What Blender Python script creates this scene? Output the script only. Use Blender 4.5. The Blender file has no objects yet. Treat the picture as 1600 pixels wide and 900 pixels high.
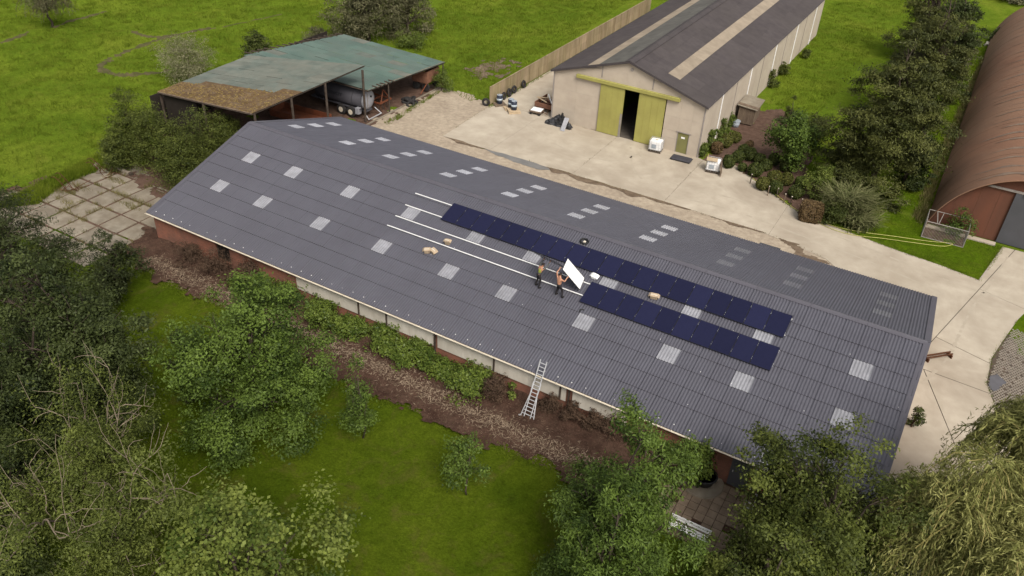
import bpy, bmesh, math, random
import numpy as np
from mathutils import Vector, Matrix, Euler

scene = bpy.context.scene
COL = scene.collection
R = math.radians
rng = np.random.default_rng(7)
random.seed(7)

# ---------------------------------------------------------------- camera
cd = bpy.data.cameras.new('drone_camera')
cam = bpy.data.objects.new('drone_camera', cd)
COL.objects.link(cam)
cd.sensor_width = 36.0
cd.lens = 36.0 * 1277.88 / 1600.0
cd.clip_end = 3000
YAW, PITCH, ROLL = -0.5068, 0.6047, 0.0492
fw = Vector((math.sin(YAW) * math.cos(PITCH), math.cos(YAW) * math.cos(PITCH), -math.sin(PITCH)))
rt = fw.cross(Vector((0, 0, 1))).normalized()
up = rt.cross(fw)
r2 = math.cos(ROLL) * rt + math.sin(ROLL) * up
u2 = -math.sin(ROLL) * rt + math.cos(ROLL) * up
mw = Matrix((r2, u2, -fw)).transposed().to_4x4()
mw.translation = Vector((47.529, -31.434, 32.162))
cam.matrix_world = mw
scene.camera = cam

# ---------------------------------------------------------------- sky, sun, exposure
SUN_DIR = Vector((0.50, -0.42, 0.76)).normalized()      # towards the sun
elev = math.asin(SUN_DIR.z)
azim = math.atan2(SUN_DIR.x, SUN_DIR.y)
w = bpy.data.worlds.new('World')
scene.world = w
w.use_nodes = True
nt = w.node_tree
bg = nt.nodes['Background']
sky = nt.nodes.new('ShaderNodeTexSky')
sky.sky_type = 'NISHITA'
sky.sun_disc = False
sky.sun_elevation = elev
sky.sun_rotation = azim
sky.dust_density = 4.0
hs = nt.nodes.new('ShaderNodeHueSaturation')
hs.inputs['Saturation'].default_value = 0.22
nt.links.new(sky.outputs[0], hs.inputs['Color'])
nt.links.new(hs.outputs[0], bg.inputs[0])
bg.inputs[1].default_value = 0.125
sd = bpy.data.lights.new('sun', 'SUN')
sd.energy = 2.3
sd.angle = R(24)
sd.color = (1.0, 0.93, 0.84)
sun = bpy.data.objects.new('sun', sd)
COL.objects.link(sun)
sun.rotation_euler = (-SUN_DIR).to_track_quat('-Z', 'Y').to_euler()
scene.view_settings.view_transform = 'Standard'
scene.view_settings.look = 'None'
scene.view_settings.gamma = 1.0
scene.view_settings.use_curve_mapping = False
scene.view_settings.exposure = 0.50

# ---------------------------------------------------------------- materials
def lin(c):
    return tuple((v / 12.92 if v <= 0.04045 else ((v + 0.055) / 1.055) ** 2.4) for v in c)

def rgb(r, g, b):
    return lin((r / 255, g / 255, b / 255))

def _new(name):
    m = bpy.data.materials.new(name)
    m.use_nodes = True
    t = m.node_tree
    b = t.nodes['Principled BSDF']
    return m, t, b

def _noise(t, vec, scale, detail=5, rough=0.6, dist=0.0):
    n = t.nodes.new('ShaderNodeTexNoise')
    n.inputs['Scale'].default_value = scale
    n.inputs['Detail'].default_value = detail
    n.inputs['Roughness'].default_value = rough
    n.inputs['Distortion'].default_value = dist
    t.links.new(vec, n.inputs['Vector'])
    return n

def _ramp(t, fac, stops):
    r = t.nodes.new('ShaderNodeValToRGB')
    e = r.color_ramp.elements
    while len(e) > 1:
        e.remove(e[-1])
    for i, (p, c) in enumerate(stops):
        k = e[0] if i == 0 else e.new(p)
        k.position = p
        k.color = (*c, 1) if len(c) == 3 else c
    t.links.new(fac, r.inputs[0])
    return r

def _mix(t, a, b, fac, mode='MIX'):
    n = t.nodes.new('ShaderNodeMix')
    n.data_type = 'RGBA'
    n.blend_type = mode
    for sock, v in ((n.inputs[6], a), (n.inputs[7], b), (n.inputs[0], fac)):
        if hasattr(v, 'links'):
            t.links.new(v, sock)
        elif isinstance(v, (int, float)):
            sock.default_value = v
        else:
            sock.default_value = (*v, 1)
    return n.outputs[2]

def _bump(t, b, height, strength, dist=0.02):
    n = t.nodes.new('ShaderNodeBump')
    n.inputs['Strength'].default_value = strength
    n.inputs['Distance'].default_value = dist
    t.links.new(height, n.inputs['Height'])
    t.links.new(n.outputs[0], b.inputs['Normal'])

def mat(name, c1, c2=None, scale=2.0, rough=0.8, spec=0.3, metal=0.0, bump=0.0, bscale=None, bdist=0.02,
        c3=None, scale3=0.3, amt3=0.5, vary=0.0, stretch=None, lo=0.35, hi=0.65):
    """noise-mottled surface in world space; c3 is a second, larger pattern (dirt, moss, wear); vary = per-piece tone"""
    m, t, b = _new(name)
    b.inputs['Roughness'].default_value = rough
    b.inputs['Specular IOR Level'].default_value = spec
    b.inputs['Metallic'].default_value = metal
    geo = t.nodes.new('ShaderNodeNewGeometry')
    vec = geo.outputs['Position']
    if stretch:
        mp = t.nodes.new('ShaderNodeMapping')
        mp.inputs['Scale'].default_value = stretch
        t.links.new(vec, mp.inputs['Vector'])
        vec = mp.outputs[0]
    c2 = c2 or tuple(v * 0.8 for v in c1)
    n = _noise(t, vec, scale)
    col = _ramp(t, n.outputs[0], [(lo, c1), (hi, c2)]).outputs[0]
    if c3:
        n3 = _noise(t, vec, scale3, 7, 0.65, 0.6)
        f3 = _ramp(t, n3.outputs[0], [(0.5 - 0.12, (0, 0, 0)), (0.5 + 0.22, (amt3,) * 3)]).outputs[0]
        col = _mix(t, col, c3, f3)
    if vary:
        oi = t.nodes.new('ShaderNodeObjectInfo')
        f = _ramp(t, oi.outputs['Random'], [(0, (1 - vary,) * 3), (1, (1 + vary,) * 3)]).outputs[0]
        col = _mix(t, col, f, 1.0, 'MULTIPLY')
    t.links.new(col, b.inputs['Base Color'])
    if bump:
        nb = _noise(t, vec, bscale or scale * 4, 6, 0.7)
        _bump(t, b, nb.outputs[0], bump, bdist)
    return m

def leaf_mat(name, dark, light, trans=0.14, rough=0.55, mid=None, spec=0.15):
    m, t, b = _new(name)
    at = t.nodes.new('ShaderNodeAttribute')
    at.attribute_name = 'tone'
    st = [(0.0, dark), (1.0, light)] if mid is None else [(0.0, dark), (0.5, mid), (1.0, light)]
    col = _ramp(t, at.outputs['Fac'], st).outputs[0]
    t.links.new(col, b.inputs['Base Color'])
    b.inputs['Roughness'].default_value = rough
    b.inputs['Specular IOR Level'].default_value = spec
    tr = t.nodes.new('ShaderNodeBsdfTranslucent')
    t.links.new(col, tr.inputs[0])
    mx = t.nodes.new('ShaderNodeMixShader')
    mx.inputs[0].default_value = trans
    t.links.new(b.outputs[0], mx.inputs[1])
    t.links.new(tr.outputs[0], mx.inputs[2])
    t.links.new(mx.outputs[0], t.nodes['Material Output'].inputs[0])
    return m

def grass_mat(name, a, b_, c, dry, sc=1.0, dryamt=0.45, trample=None):
    m, t, b = _new(name)
    geo = t.nodes.new('ShaderNodeNewGeometry')
    vec = geo.outputs['Position']
    n1 = _noise(t, vec, 0.12 * sc, 6, 0.6, 0.4)
    n2 = _noise(t, vec, 1.1 * sc, 7, 0.75, 0.2)
    n3 = _noise(t, vec, 7.0, 5, 0.8)
    big = _ramp(t, n1.outputs[0], [(0.32, a), (0.5, b_), (0.66, c)]).outputs[0]
    sp = _ramp(t, n2.outputs[0], [(0.3, (0.72,) * 3), (0.5, (1.0,) * 3), (0.72, (1.28, 1.25, 1.2))]).outputs[0]
    col = _mix(t, big, sp, 1.0, 'MULTIPLY')
    fi = _ramp(t, n3.outputs[0], [(0.25, (0.6,) * 3), (0.75, (1.4,) * 3)]).outputs[0]
    col = _mix(t, col, fi, 1.0, 'MULTIPLY')
    n4 = _noise(t, vec, 0.35 * sc, 6, 0.7, 1.0)
    fd = _ramp(t, n4.outputs[0], [(0.52, (0, 0, 0)), (0.72, (dryamt,) * 3)]).outputs[0]
    col = _mix(t, col, dry, fd)
    t.links.new(col, b.inputs['Base Color'])
    b.inputs['Roughness'].default_value = 1.0
    b.inputs['Specular IOR Level'].default_value = 0.0
    nb = _noise(t, vec, 3.0, 8, 0.8)
    _bump(t, b, nb.outputs[0], 0.9, 0.22)
    return m

def brick_mat(name, c1, c2, mortar, dirt, swap=False):
    m, t, b = _new(name)
    geo = t.nodes.new('ShaderNodeNewGeometry')
    sx = t.nodes.new('ShaderNodeSeparateXYZ')
    t.links.new(geo.outputs['Position'], sx.inputs[0])
    cx = t.nodes.new('ShaderNodeCombineXYZ')
    t.links.new(sx.outputs[1 if swap else 0], cx.inputs[0])
    t.links.new(sx.outputs[2], cx.inputs[1])
    br = t.nodes.new('ShaderNodeTexBrick')
    br.inputs['Scale'].default_value = 1.0
    br.inputs['Brick Width'].default_value = 0.22
    br.inputs['Row Height'].default_value = 0.075
    br.inputs['Mortar Size'].default_value = 0.008
    br.inputs['Color1'].default_value = (*c1, 1)
    br.inputs['Color2'].default_value = (*c2, 1)
    br.inputs['Mortar'].default_value = (*mortar, 1)
    t.links.new(cx.outputs[0], br.inputs['Vector'])
    n = _noise(t, geo.outputs['Position'], 1.1, 6, 0.7)
    f = _ramp(t, n.outputs[0], [(0.42, (0, 0, 0)), (0.7, (0.75,) * 3)]).outputs[0]
    col = _mix(t, br.outputs[0], dirt, f)
    t.links.new(col, b.inputs['Base Color'])
    b.inputs['Roughness'].default_value = 0.9
    _bump(t, b, br.outputs['Fac'], -0.4, 0.01)
    return m

M = {}
M['field'] = grass_mat('pasture_grass', (0.078, 0.122, 0.011), (0.100, 0.148, 0.013), (0.126, 0.166, 0.017), (0.18, 0.17, 0.032), 1.0, 0.35)
M['lawn'] = grass_mat('lawn_grass', (0.042, 0.068, 0.005), (0.060, 0.088, 0.006), (0.084, 0.112, 0.009), (0.105, 0.080, 0.026), 1.5, 0.6)
M['verge'] = grass_mat('verge_grass', (0.050, 0.088, 0.005), (0.070, 0.116, 0.006), (0.090, 0.126, 0.008), (0.11, 0.10, 0.02), 2.0, 0.4)
M['mulch'] = mat('bark_mulch', (0.040, 0.020, 0.014), (0.078, 0.043, 0.030), 2.2, 0.95, 0.1, bump=1.0, bscale=9, bdist=0.12,
                 c3=(0.125, 0.080, 0.055), scale3=0.55, amt3=0.4)
M['soil'] = mat('bare_soil', (0.075, 0.045, 0.032), (0.12, 0.075, 0.055), 2.0, 0.95, 0.1, bump=0.8, bscale=8, bdist=0.08)
M['concrete'] = mat('yard_concrete', (0.43, 0.375, 0.295), (0.36, 0.31, 0.24), 0.7, 0.85, 0.2, bump=0.15, bscale=30,
                    c3=(0.24, 0.195, 0.145), scale3=0.2, amt3=0.7)
M['joint'] = mat('dark_joint', (0.10, 0.085, 0.065), (0.06, 0.05, 0.04), 3, 0.95, 0.1)
M['gravel'] = mat('sandy_gravel', (0.40, 0.335, 0.25), (0.29, 0.235, 0.175), 2.6, 0.95, 0.1, bump=0.8, bscale=22, bdist=0.03,
                  c3=(0.17, 0.13, 0.095), scale3=0.35, amt3=0.5)
M['dirt'] = mat('damp_dirt', (0.095, 0.066, 0.043), (0.17, 0.125, 0.085), 1.6, 0.9, 0.2, bump=0.5, bscale=14, bdist=0.04)
M['wet'] = mat('wet_silt', (0.17, 0.16, 0.145), (0.12, 0.115, 0.105), 1.0, 0.35, 0.5)
M['oldslab'] = mat('weathered_slab', (0.245, 0.215, 0.165), (0.175, 0.15, 0.115), 1.3, 0.9, 0.15, bump=0.3, bscale=18,
                   c3=(0.12, 0.09, 0.06), scale3=0.5, amt3=0.6, vary=0.12)
M['paver'] = mat('patio_paver', (0.22, 0.165, 0.115), (0.17, 0.125, 0.085), 2.5, 0.85, 0.2, bump=0.2, bscale=20,
                 c3=(0.075, 0.05, 0.035), scale3=0.7, amt3=0.5, vary=0.14)
M['cobble'] = mat('grey_cobble', (0.27, 0.235, 0.19), (0.18, 0.155, 0.125), 3.0, 0.8, 0.3, vary=0.0)
M['sheet'] = mat('fibre_cement_sheet', (0.074, 0.073, 0.089), (0.066, 0.064, 0.079), 0.8, 0.5, 0.5, bump=0.05, bscale=40,
                 c3=(0.057, 0.055, 0.067), scale3=0.22, amt3=0.5, vary=0.025)
M['flash'] = mat('grey_flashing', (0.082, 0.078, 0.092), (0.074, 0.070, 0.083), 0.8, 0.5, 0.35, vary=0.03)
M['under_plane'] = mat('roof_underside', (0.02, 0.018, 0.017), None, 1, 0.9, 0.1)
M['skyl'] = mat('translucent_sheet', (0.26, 0.26, 0.28), (0.19, 0.19, 0.205), 1.6, 0.16, 0.6, vary=0.10)
M['skylb'] = mat('sky_glare_translucent_sheet', (0.34, 0.34, 0.37), (0.28, 0.28, 0.30), 1.6, 0.18, 0.6, vary=0.15)  # back slope, left: grazing sky reflection put into the lighter colour
M['skylc'] = mat('no_glare_translucent_sheet', (0.088, 0.088, 0.100), (0.125, 0.125, 0.138), 3.0, 0.35, 0.5, vary=0.2)  # back slope, right: weaker sky reflection painted as a darker colour
M['lip'] = mat('lap_shadow_edge', (0.022, 0.020, 0.022), (0.03, 0.027, 0.029), 2, 0.9, 0.1)  # shadow line at each sheet lap, painted as a dark lip colour
M['brick'] = brick_mat('red_brick', (0.270, 0.088, 0.046), (0.205, 0.066, 0.036), (0.16, 0.11, 0.085), (0.105, 0.058, 0.040))
M['brick_side'] = brick_mat('red_brick_gable', (0.270, 0.088, 0.046), (0.205, 0.066, 0.036), (0.16, 0.11, 0.085), (0.105, 0.058, 0.040), True)
M['panelwall'] = mat('pale_concrete_panel', (0.56, 0.52, 0.45), (0.48, 0.44, 0.375), 1.2, 0.85, 0.2, c3=(0.28, 0.23, 0.17), scale3=0.9, amt3=0.5,
                     stretch=(1, 1, 0.3), vary=0.05)
M['gutter'] = mat('cream_gutter', (0.58, 0.52, 0.42), (0.50, 0.44, 0.35), 2, 0.6, 0.3)
M['white'] = mat('white_plastic', (0.78, 0.77, 0.75), (0.70, 0.69, 0.67), 2, 0.5, 0.4)
M['alu'] = mat('bare_aluminium', (0.62, 0.62, 0.63), (0.52, 0.52, 0.53), 3, 0.38, 0.5, metal=0.55)
M['black'] = mat('black_plastic', (0.012, 0.012, 0.013), (0.02, 0.02, 0.02), 4, 0.55, 0.4)
M['rubber'] = mat('tyre_rubber', (0.018, 0.017, 0.017), (0.035, 0.032, 0.03), 4, 0.85, 0.2)
M['pvframe'] = mat('black_anodised_frame', (0.012, 0.012, 0.015), (0.016, 0.016, 0.018), 4, 0.4, 0.4)
M['card'] = mat('brown_cardboard', (0.40, 0.31, 0.215), (0.34, 0.26, 0.18), 5, 0.85, 0.1, vary=0.12)
M['wood'] = mat('weathered_wood', (0.18, 0.135, 0.095), (0.11, 0.08, 0.058), 3, 0.9, 0.1, stretch=(1, 1, 0.2))
M['pale_wood'] = mat('fresh_pallet_wood', (0.45, 0.35, 0.23), (0.37, 0.28, 0.18), 3, 0.85, 0.1, vary=0.1)
M['post'] = mat('dark_timber_post', (0.075, 0.058, 0.045), (0.045, 0.034, 0.027), 4, 0.9, 0.1)
M['greenroof'] = mat('faded_green_sheet', (0.078, 0.122, 0.100), (0.064, 0.100, 0.085), 0.6, 0.7, 0.3, bump=0.08, bscale=20,
                     c3=(0.105, 0.118, 0.102), scale3=0.25, amt3=0.7, vary=0.09)
M['wornroof'] = mat('worn_green_grey_sheet', (0.115, 0.132, 0.112), (0.080, 0.096, 0.082), 0.9, 0.8, 0.25,
                    c3=(0.150, 0.142, 0.115), scale3=0.4, amt3=0.7, vary=0.10)
M['mossroof'] = mat('mossy_sheet', (0.105, 0.064, 0.034), (0.150, 0.108, 0.068), 1.8, 0.95, 0.1, bump=1.0, bscale=7, bdist=0.08,
                    c3=(0.085, 0.052, 0.022), scale3=0.8, amt3=0.85, vary=0.10)
M['rust'] = mat('rusty_steel', (0.105, 0.045, 0.022), (0.06, 0.028, 0.016), 3, 0.9, 0.15)
M['orange'] = mat('faded_orange_paint', (0.20, 0.060, 0.025), (0.13, 0.042, 0.020), 2, 0.75, 0.25, c3=(0.08, 0.035, 0.02), scale3=1.2, amt3=0.6)
M['orangewood'] = mat('red_brown_boards', (0.185, 0.090, 0.056), (0.135, 0.066, 0.042), 2, 0.85, 0.15, vary=0.1)
M['tank'] = mat('shaded_galvanised_tank', (0.058, 0.056, 0.064), (0.047, 0.045, 0.052), 1.2, 0.75, 0.3)  # shade under the shed roof is put into this dark base colour
M['tankend'] = mat('pale_tank_end', (0.27, 0.27, 0.29), (0.22, 0.22, 0.235), 1.6, 0.5, 0.4)
M['letter'] = mat('dark_lettering', (0.03, 0.03, 0.035), None, 2, 0.7, 0.2)
M['quonset'] = mat('rust_brown_sheet', (0.235, 0.125, 0.076), (0.195, 0.102, 0.063), 0.5, 0.85, 0.2, bump=0.12, bscale=12,
                   c3=(0.215, 0.140, 0.092), scale3=0.12, amt3=0.7)
M['quonset_face'] = mat('red_brown_facade', (0.165, 0.062, 0.036), (0.120, 0.048, 0.029), 0.5, 0.85, 0.2, c3=(0.075, 0.040, 0.028), scale3=0.25, amt3=0.9, stretch=(1, 1, 0.25))
M['quonset_streak'] = mat('grey_moss_streak', (0.225, 0.165, 0.120), (0.150, 0.105, 0.080), 1.2, 0.9, 0.15)
M['slate'] = mat('dark_grey_door', (0.072, 0.072, 0.080), (0.062, 0.062, 0.068), 0.8, 0.6, 0.35)
M['whouse'] = mat('rendered_block', (0.455, 0.390, 0.310), (0.405, 0.345, 0.275), 0.9, 0.9, 0.15, c3=(0.34, 0.28, 0.22), scale3=0.35, amt3=0.5,
                  bump=0.15, bscale=25, vary=0.01)
M['wjoint'] = mat('grey_joint', (0.27, 0.24, 0.215), None, 2, 0.9, 0.1)
M['wroof'] = mat('dark_warehouse_sheet', (0.062, 0.053, 0.053), (0.049, 0.042, 0.043), 1.2, 0.85, 0.2, c3=(0.065, 0.056, 0.052), scale3=0.2, amt3=0.5, vary=0.07)
M['wroofg'] = mat('grey_green_warehouse_sheet', (0.095, 0.092, 0.082), (0.074, 0.071, 0.065), 1.2, 0.85, 0.2, vary=0.07)
M['wstrip'] = mat('beige_rooflight', (0.255, 0.21, 0.155), (0.20, 0.163, 0.12), 1.0, 0.7, 0.3, vary=0.06)
M['olive'] = mat('olive_green_paint', (0.325, 0.305, 0.085), (0.290, 0.268, 0.076), 0.8, 0.6, 0.3, c3=(0.19, 0.165, 0.05), scale3=0.5, amt3=0.4)
M['olive2'] = mat('dull_olive_paint', (0.190, 0.180, 0.065), (0.150, 0.145, 0.055), 1.2, 0.7, 0.3)
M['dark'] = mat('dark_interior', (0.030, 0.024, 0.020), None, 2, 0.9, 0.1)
M['floor'] = mat('barn_floor', (0.10, 0.085, 0.07), None, 2, 0.9, 0.1)
M['fence'] = mat('stained_concrete_fence', (0.33, 0.255, 0.165), (0.21, 0.155, 0.095), 1.6, 0.9, 0.15, c3=(0.20, 0.175, 0.085), scale3=0.7, amt3=0.7,
                 stretch=(1, 1, 0.15), vary=0.12)
M['drum'] = mat('dark_blue_drum', (0.018, 0.024, 0.042), (0.022, 0.03, 0.05), 3, 0.4, 0.5)
M['drumlid'] = mat('grey_drum_lid', (0.30, 0.33, 0.36), (0.24, 0.27, 0.30), 3, 0.45, 0.5)
M['drumband'] = mat('pale_drum_label', (0.42, 0.48, 0.52), (0.36, 0.42, 0.46), 3, 0.5, 0.4)
M['tarp'] = mat('black_sheeting', (0.014, 0.014, 0.015), (0.024, 0.024, 0.026), 3, 0.38, 0.5, bump=0.6, bscale=5, bdist=0.06)
M['mat'] = mat('dark_mat', (0.052, 0.050, 0.056), (0.042, 0.040, 0.046), 3, 0.8, 0.2)
M['mesh'] = mat('galvanised_cage', (0.30, 0.27, 0.24), (0.24, 0.215, 0.19), 3, 0.6, 0.4, metal=0.2)
M['hose'] = mat('yellow_hose', (0.44, 0.42, 0.11), (0.38, 0.36, 0.09), 3, 0.5, 0.4)
M['skin'] = mat('skin', (0.46, 0.235, 0.145), (0.42, 0.21, 0.13), 5, 0.55, 0.3)
M['hair'] = mat('dark_hair', (0.018, 0.012, 0.009), None, 5, 0.6, 0.3)
M['trouser'] = mat('dark_work_trousers', (0.022, 0.020, 0.022), (0.03, 0.027, 0.028), 5, 0.85, 0.1)
M['hivis'] = mat('yellow_green_vest', (0.29, 0.31, 0.055), (0.24, 0.26, 0.05), 5, 0.8, 0.1)
M['greyshirt'] = mat('grey_shirt', (0.115, 0.12, 0.115), (0.09, 0.095, 0.09), 5, 0.85, 0.1)
M['boot'] = mat('black_boots', (0.014, 0.012, 0.011), None, 5, 0.7, 0.2)
M['bark'] = mat('tree_bark', (0.085, 0.066, 0.050), (0.05, 0.038, 0.03), 4, 0.95, 0.1, bump=0.6, bscale=14, bdist=0.03, stretch=(1, 1, 0.3))
M['palebark'] = mat('bleached_bare_branch', (0.25, 0.20, 0.145), (0.17, 0.135, 0.098), 3, 0.9, 0.1)
M['twig'] = mat('dry_twig', (0.10, 0.065, 0.045), (0.06, 0.038, 0.027), 4, 0.95, 0.1)
# foliage
M['leaf_mid'] = leaf_mat('mid_green_leaf', (0.017, 0.033, 0.005), (0.108, 0.158, 0.026))
M['leaf_deep'] = leaf_mat('deep_green_leaf', (0.014, 0.022, 0.006), (0.072, 0.090, 0.026), 0.18)
M['leaf_olive'] = leaf_mat('olive_leaf', (0.020, 0.030, 0.006), (0.120, 0.140, 0.028), 0.22)
M['leaf_row'] = leaf_mat('row_tree_leaf', (0.019, 0.025, 0.006), (0.102, 0.108, 0.028), 0.15)
M['leaf_pine'] = leaf_mat('pine_needle', (0.014, 0.021, 0.007), (0.050, 0.060, 0.018), 0.08)
M['leaf_yellow'] = leaf_mat('yellow_green_leaf', (0.032, 0.044, 0.007), (0.150, 0.176, 0.038), 0.25)
M['leaf_bright'] = leaf_mat('bright_green_leaf', (0.034, 0.058, 0.007), (0.200, 0.235, 0.050), 0.28)
M['leaf_willow'] = leaf_mat('willow_leaf', (0.105, 0.118, 0.022), (0.420, 0.405, 0.150), 0.28)
M['leaf_greywillow'] = leaf_mat('grey_willow_leaf', (0.060, 0.062, 0.026), (0.180, 0.168, 0.090), 0.22)
M['leaf_palewillow'] = leaf_mat('silver_willow_leaf', (0.100, 0.105, 0.046), (0.300, 0.280, 0.165), 0.24)
M['leaf_laurel'] = leaf_mat('laurel_leaf', (0.028, 0.052, 0.007), (0.155, 0.200, 0.036), 0.2, 0.4)
M['leaf_box'] = leaf_mat('clipped_box_leaf', (0.020, 0.030, 0.007), (0.072, 0.086, 0.018), 0.12)
M['leaf_boxy'] = leaf_mat('golden_box_leaf', (0.042, 0.048, 0.010), (0.105, 0.105, 0.022), 0.14)
M['leaf_reed'] = leaf_mat('reed_blade', (0.058, 0.074, 0.018), (0.225, 0.220, 0.105), 0.22)
M['leaf_beech'] = leaf_mat('copper_hedge_leaf', (0.070, 0.045, 0.022), (0.150, 0.100, 0.045), 0.14)
M['leaf_dead'] = leaf_mat('dead_leaf', (0.042, 0.026, 0.018), (0.125, 0.080, 0.052), 0.10, 0.9)
M['leaf_weed'] = leaf_mat('weed_leaf', (0.045, 0.070, 0.012), (0.125, 0.155, 0.032), 0.2)
M['blade'] = leaf_mat('grass_blade', (0.062, 0.098, 0.007), (0.155, 0.190, 0.022), 0.25, 0.9, spec=0.0)
M['blade_dry'] = leaf_mat('dry_grass_blade', (0.085, 0.080, 0.022), (0.210, 0.180, 0.075), 0.2, 0.8)

def pv_mat():
    m, t, b = _new('solar_cells')
    tc = t.nodes.new('ShaderNodeTexCoord')
    br = t.nodes.new('ShaderNodeTexBrick')
    br.offset = 0.0
    br.inputs['Scale'].default_value = 1.0
    br.inputs['Brick Width'].default_value = 0.185
    br.inputs['Row Height'].default_value = 0.0935
    br.inputs['Mortar Size'].default_value = 0.0028
    br.inputs['Color1'].default_value = (0.0115, 0.0125, 0.034, 1)
    br.inputs['Color2'].default_value = (0.0135, 0.0145, 0.039, 1)
    br.inputs['Mortar'].default_value = (0.019, 0.020, 0.036, 1)
    t.links.new(tc.outputs['Object'], br.inputs['Vector'])
    oi = t.nodes.new('ShaderNodeObjectInfo')
    f = _ramp(t, oi.outputs['Random'], [(0, (0.85,) * 3), (1, (1.2,) * 3)]).outputs[0]
    col = _mix(t, br.outputs[0], f, 1.0, 'MULTIPLY')
    t.links.new(col, b.inputs['Base Color'])
    b.inputs['Roughness'].default_value = 0.16
    b.inputs['IOR'].default_value = 1.22
    return m
M['pv'] = pv_mat()

# ---------------------------------------------------------------- mesh helpers
class MB:
    """collects shapes; build() links them as one mesh object"""
    def __init__(self):
        self.v = []; self.f = []
    def add(self, vs, fs):
        o = len(self.v)
        self.v.extend([tuple(p) for p in vs])
        self.f.extend([tuple(i + o for i in q) for q in fs])
        return self
    def box(self, c, s, rot=None):
        hx, hy, hz = s[0] / 2, s[1] / 2, s[2] / 2
        vs = [Vector((a * hx, b * hy, d * hz)) for d in (-1, 1) for b in (-1, 1) for a in (-1, 1)]
        if rot is not None:
            vs = [rot @ p for p in vs]
        c = Vector(c)
        return self.add([p + c for p in vs], [(0, 2, 3, 1), (4, 5, 7, 6), (0, 1, 5, 4), (2, 6, 7, 3), (0, 4, 6, 2), (1, 3, 7, 5)])
    def b2(self, a, b):
        return self.box([(p + q) / 2 for p, q in zip(a, b)], [abs(q - p) for p, q in zip(a, b)])
    def tube(self, pts, rad, n=6, caps=True):
        pts = [Vector(p) for p in pts]
        if isinstance(rad, (int, float)):
            rad = [rad] * len(pts)
        vs = []; fs = []
        prev = None
        for i, p in enumerate(pts):
            d = (pts[min(i + 1, len(pts) - 1)] - pts[max(i - 1, 0)])
            d = d.normalized() if d.length > 1e-9 else Vector((0, 0, 1))
            a = prev - d * prev.dot(d) if prev is not None else (Vector((1, 0, 0)) if abs(d.x) < 0.8 else Vector((0, 1, 0))).cross(d)
            a.normalize(); prev = a
            b = d.cross(a)
            for k in range(n):
                t = 2 * math.pi * k / n
                vs.append(p + (a * math.cos(t) + b * math.sin(t)) * rad[i])
        for i in range(len(pts) - 1):
            for k in range(n):
                k2 = (k + 1) % n
                fs.append((i * n + k, i * n + k2, (i + 1) * n + k2, (i + 1) * n + k))
        if caps:
            fs.append(tuple(range(n - 1, -1, -1)))
            fs.append(tuple((len(pts) - 1) * n + k for k in range(n)))
        return self.add(vs, fs)
    def cyl(self, c, r, h, n=16, axis=2, r2=None):
        c = Vector(c)
        d = [Vector((1, 0, 0)), Vector((0, 1, 0)), Vector((0, 0, 1))][axis]
        return self.tube([c, c + d * h], [r, r if r2 is None else r2], n)
    def quad(self, a, b, c, d):
        return self.add([a, b, c, d], [(0, 1, 2, 3)])
    def mesh(self, name, mtl, smooth=False):
        me = bpy.data.meshes.new(name)
        me.from_pydata(self.v, [], self.f)
        me.materials.append(mtl)
        if smooth:
            me.polygons.foreach_set('use_smooth', [True] * len(me.polygons))
        me.update()
        return me
    def build(self, name, mtl, parent=None, smooth=False, bevel=0.0):
        o = bpy.data.objects.new(name, self.mesh(name, mtl, smooth))
        COL.objects.link(o)
        if parent:
            o.parent = parent
        if bevel:
            b = o.modifiers.new('bevel', 'BEVEL'); b.width = bevel; b.segments = 1; b.limit_method = 'ANGLE'
        return o

def tag(o, label=None, cat=None, group=None, kind=None):
    if label: o['label'] = label
    if cat: o['category'] = cat
    if group: o['group'] = group
    if kind: o['kind'] = kind
    return o

def thing(name, label, cat, loc=(0, 0, 0), rz=0.0, group=None):
    o = bpy.data.objects.new(name, None)
    o.empty_display_size = 0.2
    COL.objects.link(o)
    o.location = loc
    o.rotation_euler = (0, 0, rz)
    return tag(o, label, cat, group)

def link(name, me, parent, loc=(0, 0, 0), rot=(0, 0, 0)):
    o = bpy.data.objects.new(name, me)
    COL.objects.link(o)
    o.parent = parent
    o.location = loc
    o.rotation_euler = rot
    return o

def copy_tree(o, parent=None):
    c = o.copy(); COL.objects.link(c); c.parent = parent
    for ch in list(o.children):
        copy_tree(ch, c)
    return c

def fast_mesh(name, verts, quads, mtl, tone=None, smooth=False):
    """verts (n,3), quads (m,4) arrays -> mesh"""
    me = bpy.data.meshes.new(name)
    me.vertices.add(len(verts)); me.vertices.foreach_set('co', np.asarray(verts, np.float32).ravel())
    k = quads.shape[1]
    me.loops.add(quads.size); me.loops.foreach_set('vertex_index', np.asarray(quads, np.int32).ravel())
    me.polygons.add(len(quads))
    me.polygons.foreach_set('loop_start', np.arange(0, quads.size, k, dtype=np.int32))
    me.materials.append(mtl)
    if tone is not None:
        a = me.attributes.new('tone', 'FLOAT', 'FACE')
        a.data.foreach_set('value', np.clip(tone, 0, 1).astype(np.float32))
    me.update(calc_edges=True)
    if smooth:
        me.polygons.foreach_set('use_smooth', [True] * len(me.polygons))
    return me

def add_obj(name, me, parent=None):
    o = bpy.data.objects.new(name, me); COL.objects.link(o)
    if parent: o.parent = parent
    return o

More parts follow.
